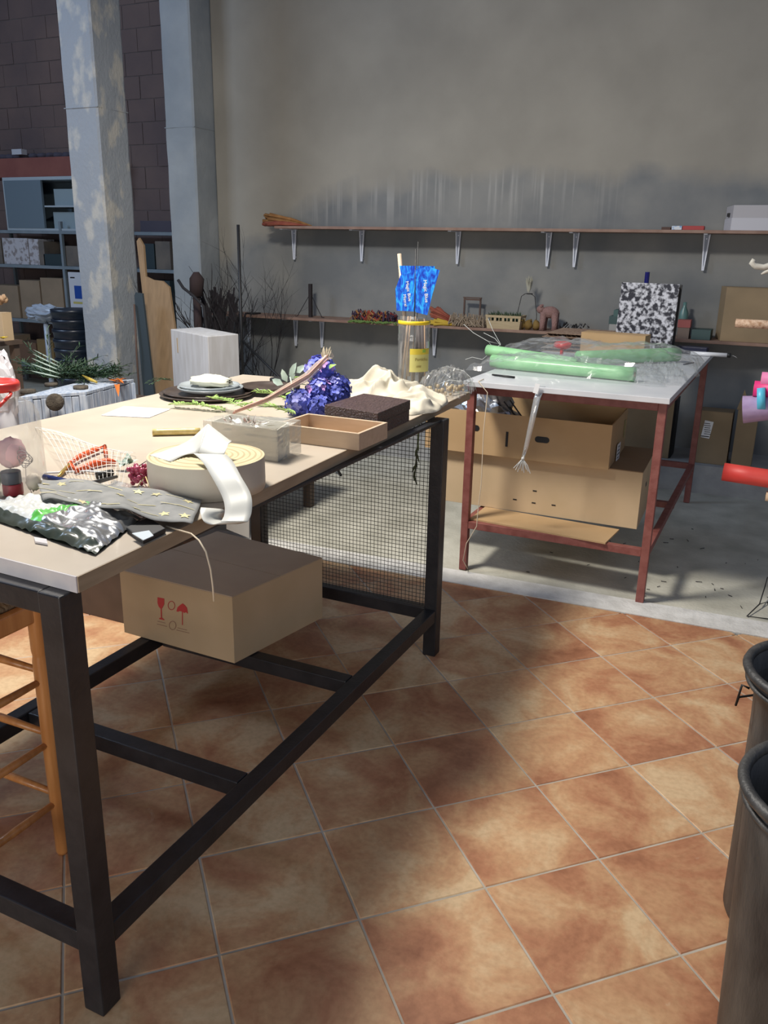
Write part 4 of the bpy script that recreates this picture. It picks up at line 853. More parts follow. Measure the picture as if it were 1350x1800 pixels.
# crate: white weathered planks
CT = .80
cN = [az(52, 700, CT), az(155, 692, CT), az(238, 668, CT)]
cr = thing('white_crate', 'weathered white plank crate with round bark discs behind the workbench', 'crate', (-3.05, 3.2, SZ))
M_CRATE = mat('weathered_white_wood', (0.30, 0.36, 0.46), .7, (0.50, 0.54, 0.60), 18, stretch=(4, 4, .5), contrast=(.4, .6))
a = az(30, 705, CT); b_ = az(152, 695, CT); c = az(236, 672, CT); 
A2, B2, C2 = Vector((a.x, a.y)), Vector((b_.x, b_.y)), Vector((c.x, c.y)); D2 = A2 + (C2 - B2)
def edge_planks(P, Q, n, par, zbot, ztop, dth=.02):
    d = (Q - P); nn = Vector((d.y, -d.x)).normalized()
    for k in range(n):
        s0 = P + d * (k / n + .004); s1 = P + d * ((k + 1) / n - .004); MB().prism([s0, s1, s1 - nn * dth, s0 - nn * dth], zbot, ztop + random.uniform(-.004, .002)).build('plank', M_CRATE, par, bevel=.002)
edge_planks(A2, B2, 9, cr, SZ + .001, CT); edge_planks(B2, C2, 9, cr, SZ + .001, CT); edge_planks(C2, D2, 5, cr, SZ + .001, CT); edge_planks(D2, A2, 5, cr, SZ + .001, CT)
ctr = (A2 + B2 + C2 + D2) / 4
for k in range(3):
    f0, f1 = k / 3 + .006, (k + 1) / 3 - .006
    MB().prism([A2.lerp(D2, f0), B2.lerp(C2, f0), B2.lerp(C2, f1), A2.lerp(D2, f1)], CT + .002, CT + .018).build('lid_plank', M_CRATE, cr, bevel=.002)
M_BARK = mat('bark', (0.05, 0.04, 0.03), .9, (0.12, 0.10, 0.075), 40, bump=.5)
dd = (B2 - A2).normalized(); nn = Vector((dd.y, -dd.x))
def disc(uv, r, label):
    p = az(*uv, CT - .0); n3 = Vector((nn.x, nn.y, 0)).normalized()
    R_ = n3.to_track_quat('Z', 'Y').to_matrix(); q = Vector((p.x, p.y, CT - .012)); MB().lathe(q + n3 * .004, [(r, 0), (r * 1.02, .012), (r * .9, .02), (.001, .021)], 20, R=R_, cap1=False).item('bark_disc', label, 'bark disc', M_BARK)
disc((95, 702), .042, 'round bark disc on the front of the white crate')
for (uv, r, l) in (((90, 678), .032, 'small bark disc lying on the crate near the greenery'), ((142, 683), .036, 'bark disc lying on the crate corner, upper'), ((48, 690), .04, 'dark bark disc at the left end of the crate beside the red-lidded jar')):
    p = az(*uv, CT + .02); MB().lathe((p.x, p.y, CT + .0185), [(r, 0), (r * 1.05, .008), (r, .016), (.001, .017)], 16, cap1=False).item('bark_disc', l, 'bark disc', M_BARK)
# greenery on the crate
def spray(base, n, L0, L1, m, dirs, label, wd=.006, name='conifer_branch', cat='greenery', zmin=None):
    b = MB(); base = Vector(base)
    for k in range(n):
        d = Vector(dirs[k % len(dirs)]) + Vector((random.uniform(-.5, .5), random.uniform(-.5, .5), random.uniform(-.12, .28))); d.normalize()
        L_ = random.uniform(L0, L1); p = base + Vector((random.uniform(-.05, .05), random.uniform(-.05, .05), 0)); e = p + d * L_
        if zmin and e.z < zmin: e.z = zmin
        b.tube([p, p.lerp(e, .5) + V(0, 0, .012), e], [.003, .0025, .001], 4)
        for j in range(16):
            f = random.uniform(.1, 1); q = p.lerp(e, f); s_ = Vector((random.uniform(-1, 1), random.uniform(-1, 1), random.uniform(-.2, .6))) + d * .8
            tip = q + s_.normalized() * .04
            if zmin and tip.z < zmin: s_.z = abs(s_.z)
            b.leaf(q, s_, (0, 0, 1), random.uniform(.03, .06), wd)
    return b.item(name, label, cat, m)
ZG = CT + .03
spray(tuple(az(95, 662, ZG)), 70, .12, .30, M_DARKLEAF, [(-1, .2, .1), (1, 0, .05), (.6, .6, .1), (-.6, .5, .1)], 'dark green conifer branches heaped on the white crate', zmin=CT + .022)
spray(tuple(az(150, 662, ZG)), 46, .12, .26, M_DARKLEAF, [(1, -.1, .05), (1, .3, .05), (-1, .2, .1)], 'dark conifer branches at the right end of the crate', zmin=CT + .022)
MB().tube([(-2.52, 3.30, SZ + .001), (-2.52, 3.30, SZ + .235)], .004, 5).item('cut_stalk', 'dark stalk standing between the crate and the brown tray stack', 'stalk', M_DARKLEAF)
spray((-2.52, 3.30, SZ + .22), 12, .10, .18, M_DARKLEAF, [(1, 0, .3), (.4, .6, .3), (.9, .4, .2)], 'dark sprig between the crate and the brown tray stack')
b = MB()
for k in range(5):
    p = az(108, 640 + 6 * k, ZG + .05); q = ay(50 + 8 * k, 610 + 12 * k, p.y); b.leaf(p, q - p, (0, -1, .5), .22, .008, curl=.02)
b.tube([az(108, 645, ZG + .05), az(112, 660, ZG)], .003, 5)
b.item('palm_blade', 'pale green pointed blades standing out of the conifer branches', 'greenery', M_SAGE)
b = MB(); M_ORL = mat('orange_petal', (0.62, 0.17, 0.03), .5)
for (u, v, du, dv) in ((190, 668, 14, 2), (205, 676, 3, 16), (196, 666, 22, 6), (212, 668, 10, -3)):
    p = az(u, v, CT + .035); q = az(u + du, v + dv, CT + .03); b.leaf(p, q - p, (0, 0, 1), (q - p).length, .028)
b.tube([az(188, 664, CT + .03), az(214, 672, CT + .025)], .004, 5)
b.item('orange_lily', 'orange lily-like flower lying on the right end of the crate', 'flower', M_ORL)
b = MB(); b.tube([az(145, 660, CT + .05), az(158, 667, CT + .04), az(170, 672, CT + .03)], [.004, .010, .006], 8); b.item('yellow_bud', 'long yellow bud among the dark branches', 'flower', mat('yellow_bud', (0.5, 0.36, 0.06), .5))
# white painted box behind
wq = [az(300, 585, 1.0), az(365, 588, 1.0)]
t = thing('white_block', 'white painted wooden box with stained side, standing behind the plates', 'box', (-2.9, 4.3, SZ))
Fz = ay(365, 580, 4.05); P0 = ay(300, 585, 4.22); P1 = ay(365, 590, 4.0); P2 = ay(419, 582, 4.22)
q = [Vector((P0.x, P0.y)), Vector((P1.x, P1.y)), Vector((P2.x, P2.y))]; q.append(q[0] + q[2] - q[1]); ztop = (P0.z + P1.z + P2.z) / 3
SBZ = SZ
MB().prism(q, SBZ + .001, ztop).build('body', mat('stained_white_paint', (0.50, 0.49, 0.48), .6, (0.60, 0.60, 0.61), 7, stretch=(4, 4, .6)), t, bevel=.004)
MB().obox((q[0].lerp(q[1], .18).x, q[0].lerp(q[1], .18).y, ztop - .09), (.012, .004, .09), rotz(math.atan2((q[1] - q[0]).y, (q[1] - q[0]).x))).build('stain_strip', mat('tan_stain', (0.42, 0.32, 0.2), .8), t)
# leaning boards by the pillar
def lean_poly(pts, Y0, Y1, th, label, m, name='board'):
    zs = [ay(u, v, (Y0 + Y1) / 2).z for (u, v) in pts]; zt, zb = max(zs), min(zs); vs = []
    for (u, v) in pts:
        p = ay(u, v, (Y0 + Y1) / 2); f = (p.z - zb) / (zt - zb); p = ay(u, v, Y0 + (Y1 - Y0) * f); p.z = max(p.z, .001); vs.append(p)
    n = len(vs); b = MB(); b.add(vs + [v + V(0, th, 0) for v in vs], [list(range(n))[::-1], list(range(n, 2 * n))] + [[i, (i + 1) % n, n + (i + 1) % n, n + i] for i in range(n)]); return b.item(name, label, 'board', m)
lean_poly([(288, 870), (240, 424), (244, 418), (252, 432), (256, 486), (268, 492), (285, 494), (297, 505), (312, 610), (336, 870)], 4.55, 4.80, .018, 'tan plywood board with narrow neck leaning beside the grey pillar', mat('tan_plywood', (0.23, 0.15, 0.08), .75, (0.28, 0.185, 0.10), 8, stretch=(5, 5, .6)), 'plywood_board')
lean_poly([(268, 875), (236, 520), (238, 514), (250, 516), (290, 875)], 4.50, 4.62, .015, 'narrow dark board leaning in front of the plywood board', mat('charcoal_board', (0.03, 0.045, 0.055), .6), 'dark_board')
b = MB(); b.tube([ay(236, 535, 4.6), ay(240, 620, 4.55), V(ay(247, 720, 4.5).x, 4.5, .002)], .007, 6); b.item('thin_lath', 'thin pale lath standing against the dark board', 'stick', M_DW)
# dark poles & twigs
b = MB(); b.tube([ay(350, 720, 5.3), ay(348, 560, 5.35), ay(345, 520, 5.4)], [.028, .030, .028], 8); b.tube([ay(345, 520, 5.4), ay(346, 490, 5.4), ay(345, 478, 5.4)], [.05, .056, .02], 8); 
b.item('dark_reed_bundle', 'dark reddish bundle of reeds standing behind the white box', 'reeds', mat('dark_reed', (0.045, 0.028, 0.028), .9))
b = MB(); b.tube([ay(313, 492, 5.2), ay(322, 506, 5.2), ay(340, 520, 5.2), ay(358, 538, 5.2), ay(380, 720, 5.2)], .011, 8); b.item('bent_branch', 'dark bent branch crossing in front of the reeds', 'branch', M_TWIG)
tr = thing('tripod_stand', 'tall black tripod pole standing left of the back wall shelves', 'stand', tuple(V(ay(425, 640, 5.2).x, 5.2, 0))); px_ = ay(425, 600, 5.2).x
MB().tube([(px_, 5.2, .002), (px_, 5.2, ay(425, 395, 5.2).z)], .011, 8).build('pole', M_BLACK, tr)
MB().tube([(px_, 5.2, ay(430, 598, 5.2).z), ay(490, 662, 5.1), V(ay(600, 760, 5.0).x, 5.0, .004)], .009, 8).build('leg', M_BLACK, tr)
MB().tube([(px_, 5.2, ay(430, 598, 5.2).z), (px_ - .35, 5.4, .004)], .009, 8).build('leg', M_BLACK, tr)
random.seed(11)
def twigs(root, n, lean, H_, label, r0=.012, depth=3, spread=.5):
    b = MB(); root = Vector(root)
    def grow(p, d, L_, r, k):
        pts = [p]; q = p; dd = d.copy()
        for s_ in range(4):
            dd = (dd + Vector((random.uniform(-1, 1), random.uniform(-.6, .6), random.uniform(-.3, .6))) * .22).normalized(); q = q + dd * L_ / 4
            q.y = min(q.y, wy(q.x, .33)); q.x = max(q.x, -4.44); pts.append(q)
        b.tube(pts, [r * (1 - .16 * i) for i in range(5)], 4, cap=False)
        if k > 0:
            for c_ in range(3 if k > 1 else 4):
                i = random.randint(1, 4); nd = (dd + Vector((random.uniform(-1, 1), random.uniform(-.6, .6), random.uniform(-.5, .7))) * spread * 1.6).normalized(); grow(pts[i], nd, L_ * random.uniform(.45, .7), r * .5, k - 1)
    for k in range(n):
        a = Vector((lean[0] + random.uniform(-.25, .25), lean[1] + random.uniform(-.2, .2), 1)).normalized()
        grow(root + Vector((random.uniform(-.05, .05), random.uniform(-.05, .05), 0)), a, H_ * random.uniform(.7, 1), r0, depth)
    return b.item('bare_branches', label, 'branches', M_TWIG)
x_ = ay(405, 600, 5.55).x
twigs((x_, 5.55, .03), 6, (.05, 0), .95, 'dark bare branching twigs standing in the corner beside the blue-grey pillar', .011, 3, .45)
twigs((ay(455, 600, 5.7).x, 5.7, .03), 5, (.05, 0), .90, 'thin bare twig tree in front of the left end of the lower shelf', .008, 3, .45)
twigs((ay(385, 600, 5.5).x, 5.45, .03), 8, (0, 0), .85, 'dense dark brush bundle standing behind the white box', .016, 2, .3)
b = MB(); bx_ = ay(388, 600, 5.6)
for k in range(60):
    x = bx_.x + random.uniform(-.10, .10); b.tube([(x, 5.6 + random.uniform(-.06, .06), .03), (x + random.uniform(-.1, .1), 5.6, .7), (x + random.uniform(-.18, .18), 5.58, 1.0 + random.uniform(0, .22))], .008, 4, cap=False)
b.item('brushwood_bundle', 'thick dark brushwood bundle leaning against the blue-grey pillar', 'branches', mat('dark_brush', (0.022, 0.018, 0.022), .95))

# left edge odds and ends (beyond the workbench)
EY = 3.55
q0 = ay(-70, 545, EY); q1 = ay(2, 545, EY); zb_ = ay(10, 600, EY).z
pl = thing('plant_stand', 'slim dark stand at the left edge carrying a small carton', 'stand', (q0.x, EY + .1, 0))
MB().box(q0.x - .3, EY - .1, zb_ - .025, q1.x + .01, EY + .12, zb_).build('top', M_DWT, pl)
for (x, y) in ((q0.x - .28, EY - .08), (q1.x - .05, EY - .08), (q0.x - .28, EY + .07), (q1.x - .05, EY + .07)): MB().box(x, y, 0.002, x + .04, y + .04, zb_ - .025).build('leg', M_DWT, pl)
carton('small cardboard carton at the left edge beside the yellow flower', [(q0.x - .1, EY), (q1.x, EY), (q1.x, EY + .07), (q0.x - .1, EY + .07)], zb_ + .0005, q0.z, M_CARD2)
b = MB(); p = ay(6, 598, EY - .05)
for k in range(9): a = k * 2 * PI / 9; b.leaf(V(p.x, p.y, zb_ + .02), (math.cos(a), math.sin(a) * .7, .35), (0, 0, 1), .035, .018)
b.item('yellow_flower', 'yellow flower head at the left edge in front of the small carton', 'flower', mat('bright_yellow', (0.70, 0.50, 0.03), .5))
b = MB(); zc2 = ay(0, 545, EY).z
for k in range(16): b.ball((ay(random.uniform(-40, 8), 520, EY + .035).x, EY + .035 + random.uniform(-.02, .02), zc2 + .02 + random.uniform(0, .055)), random.uniform(.016, .026), 8, 6, nz=.5, nf=6, seed=k)
b.item('dried_seed_heads', 'tan dried seed heads heaped on the small carton at the left edge', 'dried flowers', mat('tan_dry', (0.40, 0.24, 0.13), .8, (0.52, 0.36, 0.22), 30))
# crumpled paper bag behind the jar, standing on the crate side
b = MB(); p = az(14, 655, CT + .02); bp_ = ay(12, 650, 2.62)
b.sheet(crump((bp_.x - .05, 2.62, TT - .07), (.075, .05, .15), .25, 21), 22, 16, smooth=False); b.tube([(bp_.x - .03, 2.62, SZ - .0 if False else .56), (bp_.x - .03, 2.62, .9)], .04, 10)
b.item('paper_bag', 'crumpled pale paper bag standing behind the red-lidded jar', 'bag', mat('pale_paper', (0.60, 0.58, 0.60), .7))
MB().box(-2.75, 2.45, .0, -2.25, 2.74, .559).item('wooden_block_seat', 'plain dark wooden stand hidden behind the left edge of the workbench', 'stand', M_DWT, bevel=.003)

# ================================================================== ON THE WORKBENCH
# ---- big jar with red lid
jc = Vector((-1.622, 1.335)); jr = .098
t = thing('storage_jar', 'big clear plastic jar with red screw lid and red carry handle on the workbench', 'jar', (jc.x, jc.y, TT))
zs_ = TT + .001
prof = [(jr * .93, 0), (jr, .012), (jr * .985, .155), (jr * .97, .172), (jr * .86, .194), (jr * .70, .204), (jr * .60, .208), (jr * .60, .242)]
MB().lathe((jc.x, jc.y, zs_), prof, 40, cap1=False).build('body', film('cloudy_jar', base=.03, edge=.35, body=(.80, .76, .74), body_amt=.11), t)
MB().lathe((jc.x, jc.y, zs_ + .230), [(jr * .61, 0), (jr * .62, .003), (jr * .62, .015), (jr * .59, .020), (jr * .56, .0195), (jr * .54, .015), (.001, .015)], 40, cap1=False).build('lid', M_RED, t)
hp = []
for k in range(15):
    a = PI * k / 14; hp.append((jc.x + (jr * .80) * math.cos(a) * 1.0, jc.y - .035 - .055 * math.sin(a), zs_ + .218 - .040 * math.sin(a)))
MB().tube(hp, .0045, 8).build('carry_handle', M_RED, t)
MB().tube([(jc.x + jr * .8, jc.y - .035, zs_ + .218), (jc.x + jr * .70, jc.y - .01, zs_ + .225), (jc.x + jr * .61, jc.y, zs_ + .228)], .004, 6).build('handle_lug', M_RED, t)
# contents: ribbon spools, shells, bow
def inj(dx, dy, z): return (jc.x + dx, jc.y + dy, zs_ + z)
jy = jc.y - .035
def jp(u, v, r): p = ay(u, v, jy); p.z = max(p.z, TT + r + .002); return p
p = jp(24, 868, .016); MB().lathe((p.x, p.y, TT + .003), [(.021, 0), (.022, .002), (.022, .024), (.021, .026)], 20).item('ribbon_spool', 'dark red ribbon spool at the bottom of the red-lidded jar', 'spool', mat('wine_red', (0.30, 0.03, 0.04), .5))
MB().lathe((p.x - .002, p.y, TT + .0295), [(.021, 0), (.022, .002), (.022, .026), (.021, .028)], 20).item('ribbon_spool', 'grey ribbon spool on the dark red one in the red-lidded jar', 'spool', mat('grey_ribbon', (0.08, 0.085, 0.10), .5))
p2 = jp(52, 848, .02); MB().ball((p2.x + .004, p2.y + .008, TT + .038), (.017, .016, .020), 14, 10, nz=.25).item('cotton_ball', 'beige ball at the lower right inside the red-lidded jar', 'ball', mat('beige_ball', (0.50, 0.44, 0.36), .8))
p2 = jp(14, 800, .02); MB().ball((p2.x, p2.y + .01, p2.z + .004), (.036, .03, .034), 18, 12, nz=.22).item('pink_pouch', 'soft pale pink pouch inside the red-lidded jar', 'pouch', mat('pale_pink_cloth', (0.72, 0.46, 0.45), .8))
p2 = jp(-4, 805, .02); MB().ball((p2.x, p2.y - .02, p2.z), (.012, .012, .030), 12, 8, nz=.2).item('magenta_scrap', 'magenta cloth scrap inside the red-lidded jar at the left', 'cloth', mat('magenta_cloth', (0.45, 0.08, 0.26), .7))
p2 = jp(-12, 862, .02); MB().ball((p2.x, p2.y, TT + .030), (.022, .02, .026), 12, 8, nz=.4).item('green_scrap', 'dull green scrap at the bottom left of the red-lidded jar', 'cloth', mat('dull_green', (0.10, 0.16, 0.09), .8))
p2 = jp(44, 806, .02); b = MB()
for k in range(5):
    r0 = .010 + .0028 * k; b.tube([(p2.x + r0 * math.cos(a * PI / 8), p2.y + .5 * r0 * math.sin(a * PI / 8 + k), p2.z - .012 + .006 * k + .8 * r0 * math.sin(a * PI / 8)) for a in range(16)], .0009, 4, closed=True)
b.tube([(p2.x, p2.y, p2.z - .01), (p2.x - .004, p2.y, p2.z - .05), (p2.x, p2.y + .01, TT + .004)], .0009, 4)
b.item('wire_loops', 'coils of pale wire inside the red-lidded jar', 'wire', mat('pale_wire', (0.35, 0.31, 0.29), .4))
# ---- white deco mesh sheet + tools
def top_pt(u, v, h=0): return az(u, v, TT + h)
mg = MB()
def netf(a, b_): # a along, b across: a sheet arched above the worktop
    p0 = top_pt(62, 752, .004).lerp(top_pt(118, 832, .01), b_); p1 = top_pt(238, 800, .004).lerp(top_pt(215, 850, .01), b_); q = p0.lerp(p1, a); q.z = TT + .006 + .028 * math.sin(PI * b_) + .006 * math.sin(a * 7); return q
for i in range(16): mg.tube([netf(i / 15, j / 8) for j in range(9)], .0005, 4, cap=False)
for j in range(7): mg.tube([netf(i / 12, j / 6) for i in range(13)], .0007, 4, cap=False)
mg.item('deco_net', 'white open deco net arched over the tools on the workbench', 'net', mat('white_net', (0.80, 0.78, 0.74), .6), kind='stuff')
t = thing('pruning_shears', 'pruning shears with orange-red handles under the white net', 'shears', tuple(top_pt(160, 815)))
MB().tube([top_pt(122, 815, .012), top_pt(140, 802, .014), top_pt(168, 790, .014), top_pt(184, 785, .012), top_pt(186, 798, .010)], [.005, .007, .008, .007, .005], 8).build('handle', M_ORANGE, t)
MB().tube([top_pt(122, 815, .012), top_pt(135, 827, .010), top_pt(165, 815, .012), top_pt(190, 810, .012), top_pt(204, 812, .010)], [.005, .008, .009, .008, .005], 8).build('handle', M_ORANGE, t)
MB().tube([top_pt(124, 816, .012), top_pt(108, 832, .008), top_pt(100, 840, .006)], [.006, .005, .002], 6).build('blade', mat('brass', (0.5, 0.36, 0.1), .35, metal=.8), t)
MB().tube([top_pt(78, 838, .010), top_pt(120, 848, .010), top_pt(158, 864, .010)], [.007, .009, .008], 8).item('blue_cutter', 'dark blue cutter lying right of the jar', 'cutter', mat('dark_blue', (0.01, 0.02, 0.10), .35))
MB().tube([top_pt(112, 862, .026), top_pt(160, 850, .026), top_pt(205, 838, .012)], [.004, .006, .004], 8).item('black_knife', 'black handled knife crossing the blue cutter', 'knife', M_BLACK)
MB().tube([top_pt(78, 832, .006), top_pt(150, 828, .006), top_pt(200, 832, .006)], .003, 6).item('white_rod', 'thin white rod beneath the net beside the blue cutter', 'rod', M_WHITE)
MB().tube([top_pt(170, 836, .008), top_pt(186, 832, .008), top_pt(198, 830, .008)], .008, 8).item('dark_cork', 'short dark bottle cap lying beside the net', 'cap', M_BLACK)
# berries
random.seed(5)
t = thing('berry_pick', 'bunch of artificial crimson berries beside the ribbon roll', 'berries', tuple(top_pt(242, 835))); c = top_pt(243, 835, .030)
M_BER = mat('crimson_berry', (0.36, 0.03, 0.075), .3, (0.46, 0.07, 0.13), 50, coat=.4)
for k in range(46):
    d = Vector((random.uniform(-1, 1), random.uniform(-1, 1), random.uniform(-.9, 1))).normalized(); p = c + Vector((d.x * .028, d.y * .024, d.z * .027)) * random.uniform(.5, 1); MB().ball(p, random.uniform(.0055, .0075), 8, 6).build('berry', M_BER, t)
b = MB(); b.tube([c, top_pt(262, 862, .015), top_pt(280, 868, .010)], .0014, 5); b.tube([c + V(0, 0, .02), c + V(.02, .01, .035), c + V(.035, .01, .01)], .0014, 5); b.build('stem', M_DW, t)
for (u, v) in ((268, 868), (264, 873), (283, 866), (288, 860), (284, 872), (272, 874)): MB().ball(top_pt(u, v, .009), .0075, 10, 7).build('berry', M_BER, t)
b = MB()
for k in range(8): p = top_pt(210 + 3 * k, 822 - k, .012); b.leaf(p, (random.uniform(-1, .3), random.uniform(-.3, 1), .3), (0, 0, 1), .035, .016)
b.item('sage_sprig', 'small sage green leaves left of the crimson berries', 'leaves', M_SAGE)
b = MB(); b.tube([top_pt(238, 862, .012), top_pt(252, 840, .030), top_pt(256, 838, .034), top_pt(262, 855, .016), top_pt(292, 872, .006), top_pt(244, 866, .004)], .0013, 5); b.item('curled_twine', 'gold cord curling below the crimson berries', 'cord', mat('gold_cord', (0.62, 0.46, 0.20), .4))
b = MB(); b.sheet(lambda u, v: top_pt(180 + 80 * u + 20 * v, 868 + 8 * u - 24 * v * (1 - .4 * u), .008 + .010 * math.sin(u * 9) * v), 14, 8); b.item('clear_wrapper', 'crumpled clear wrapper behind the star-patterned cloth', 'wrapper', film('wrapper_film', base=.15, edge=.8, body_amt=.35))
# ---- foil seed bag
random.seed(3)
M_SILV = mat('silver_bag_foil', (0.60, 0.60, 0.60), .22, metal=.8); M_BAGW = mat('white_bag_print', (0.62, 0.64, 0.60), .35, (0.72, 0.73, 0.70), 20, coat=.5); M_BAGG = mat('green_bag_print', (0.10, 0.50, 0.06), .4, coat=.4); M_BAGD = mat('dark_bag_edge', (0.035, 0.05, 0.035), .35, (0.08, 0.09, 0.07), 25, coat=.4)  # the last one darkens the bag's front edge and underside
c00, c10, c11, c01 = top_pt(-60, 900), top_pt(168, 978), top_pt(252, 912), top_pt(60, 880)
def bagf(u, v, sgn=1):
    p = c00.lerp(c10, u).lerp(c01.lerp(c11, u), v); e = min(1, 5 * min(u, 1 - u)) * min(1, 5 * min(v, 1 - v)); nz1 = noise.noise(Vector((u * 5, v * 4, 2))); nz2 = noise.noise(Vector((u * 13 + v * 5, v * 9 - u * 6, 7)))
    h = e ** .6 * (.026 + .010 * nz1) + .011 * abs(nz2) * (1 if sgn > 0 else 0)
    return V(p.x, p.y, TT + .003 + (max(.001, h) if sgn > 0 else 0))
def bagm(u, v):
    uu = u + .05 * math.sin(v * 6)
    if v < .10: return 3
    if uu < .52: return 1 if v < .9 else 2
    if uu < .60: return 2
    return 0 if v > .14 else 3
b = MB(); b.sheet(lambda u, v: bagf(u, v), 90, 50, smooth=True, mfn=bagm); b.sheet(lambda u, v: bagf(1 - u, v, -1), 8, 8, 3)
b.item('foil_bag', 'shiny foil bag with white and green print on the near corner of the workbench', 'bag', [M_SILV, M_BAGW, M_BAGG, M_BAGD])
# ---- grey cloth with gold stars
M_GCL = mat('grey_organza', (0.20, 0.205, 0.20), .75, (0.27, 0.27, 0.26), 30); M_GOLDP = mat('pale_gold_print', (0.66, 0.60, 0.34), .35, metal=.25)
s00, s10, s11, s01 = top_pt(78, 908), top_pt(338, 938), top_pt(354, 888), top_pt(66, 868)
def clof(u, v):
    vv = v + .05 * math.sin(u * 8); p = s00.lerp(s10, u).lerp(s01.lerp(s11, u), vv)
    return V(p.x, p.y, TT + .036 - .024 * max(0, u - .55) * 2.1 + .005 * math.sin(u * 14 + v * 4) + .004 * noise.noise(Vector((u * 9, v * 5, 0))))
t = thing('star_fabric', 'grey fabric strip printed with pale gold stars lying over the foil bag', 'fabric', tuple(V(*((s00 + s11) / 2)[:2], TT)))
b = MB(); b.sheet(clof, 50, 12); b.build('cloth', M_GCL, t, solid=.001)
b = MB(); random.seed(21)
for k in range(27):
    cu = (k % 9 + .5) / 9 + random.uniform(-.03, .03); cv = (k // 9 + .5) / 3 + random.uniform(-.08, .08); cu = min(max(cu, .05), .95); cv = min(max(cv, .12), .88); big = random.random() < .55; ro = .015 if big else .009; a0 = random.uniform(0, 6)
    e1 = (clof(cu + .02, cv) - clof(cu - .02, cv)).normalized(); e2 = (clof(cu, cv + .03) - clof(cu, cv - .03)).normalized(); nrm = e1.cross(e2).normalized()
    if nrm.z < 0: nrm = -nrm
    c = clof(cu, cv) + nrm * .0016
    if big: vs = [c] + [c + (e1 * math.cos(a0 + i * PI / 5) + e2 * math.sin(a0 + i * PI / 5)) * (ro if i % 2 == 0 else ro * .45) for i in range(10)]; b.add(vs, [[0, 1 + i, 1 + (i + 1) % 10] for i in range(10)])
    else: l = ro * 2.4; b.add([c - e1 * l - e2 * .0015, c + e1 * l - e2 * .001, c + e1 * l * .8 + e2 * .002, c - e1 * l * .8 + e2 * .002], [[0, 1, 2, 3]])
b.build('star_print', M_GOLDP, t)['kind'] = 'stuff'
# black label holder
t = thing('label_holder', 'black plastic holder with pale label poking out under the star fabric', 'holder', tuple(top_pt(258, 940)))
q = [top_pt(222, 936), top_pt(252, 958), top_pt(292, 938), top_pt(262, 918)]; MB().prism([(p.x, p.y) for p in q], TT + .001, TT + .012).build('body', M_BLACK, t, bevel=.002)
q = [top_pt(232, 938, .013), top_pt(252, 950, .013), top_pt(270, 942, .013), top_pt(262, 933, .013)]; MB().prism([(p.x, p.y) for p in q], TT + .0125, TT + .014).build('label_card', mat('pale_label', (0.55, 0.62, 0.66), .4), t)
b = MB(); q = [top_pt(60, 946, .002), top_pt(82, 950, .002), top_pt(84, 958, .002), top_pt(62, 954, .002)]; b.prism([(p.x, p.y) for p in q], TT + .001, TT + .005); b.item('metal_clip', 'small white metal clip at the near edge below the foil bag', 'clip', M_EDGEW)
# ---- gold roll, paper sheet, plates
roll(top_pt(268, 760, .011), top_pt(352, 758, .011), .0105, 'short roll of gold organza behind the ribbon roll', mat('gold_organza', (0.55, 0.42, 0.14), .35, (0.66, 0.54, 0.24), 50, metal=.2), name='gold_roll', cat='fabric roll', hole=False)
q = [top_pt(178, 731), top_pt(262, 735), top_pt(300, 720), top_pt(218, 715)]; MB().prism([(p.x, p.y) for p in q], TT + .001, TT + .0022).item('paper_sheet', 'blank white sheet of paper lying on the workbench', 'paper', M_WHITE)
pc = top_pt(352, 693); pc = V(-1.985, 2.60, TT)
M_TRAY = mat('dark_brown_tray', (0.045, 0.032, 0.026), .35, (0.075, 0.055, 0.045), 20, coat=.3)
def dish(c, r, z, label, m, h=.014, name='round_tray', cat='tray', group=None):
    MB().lathe((c.x, c.y, z), [(r * .80, 0), (r * .97, h * .6), (r, h), (r * .985, h + .002), (r * .93, h * .75), (r * .78, .004), (.001, .004)], 48, cap1=False).item(name, label, cat, m, group=group)
dish(pc, .178, TT + .0005, 'dark brown round tray at the bottom of the plate stack', M_TRAY)
dish(pc + V(.004, .004, 0), .170, TT + .0075, 'second dark brown round tray in the plate stack', M_TRAY)
dish(pc + V(.015, .005, 0), .125, TT + .022, 'silver-grey glass plate near the top of the plate stack', mat('silver_glass', (0.36, 0.40, 0.42), .15, coat=.6), .016, 'glass_plate', 'plate')
dish(pc + V(.012, .004, 0), .115, TT + .034, 'topmost silver-grey glass plate under the cream pouch', mat('silver_glass', (0, 0, 0)), .012, 'glass_plate', 'plate')
b = MB(); b.sheet(crump((pc.x + .02, pc.y + .005, TT + .060), (.082, .058, .020), .22, 31), 28, 14, smooth=True); b.item('cream_pouch', 'soft cream pouch lying on top of the plate stack', 'pouch', mat('cream_satin', (0.62, 0.62, 0.50), .5))
dish(Vector((-1.83, 2.78, 0)), .105, TT + .0165, 'dark brown round tray leaning over the right of the plate stack', M_TRAY)
q = top_pt(440, 678, .03); MB().obox((-1.84, 2.93, TT + .02), (.13, .05, .038), rotz(-.2)).item('black_case', 'small black case behind the right-hand dark tray', 'case', M_BLACK, bevel=.006)
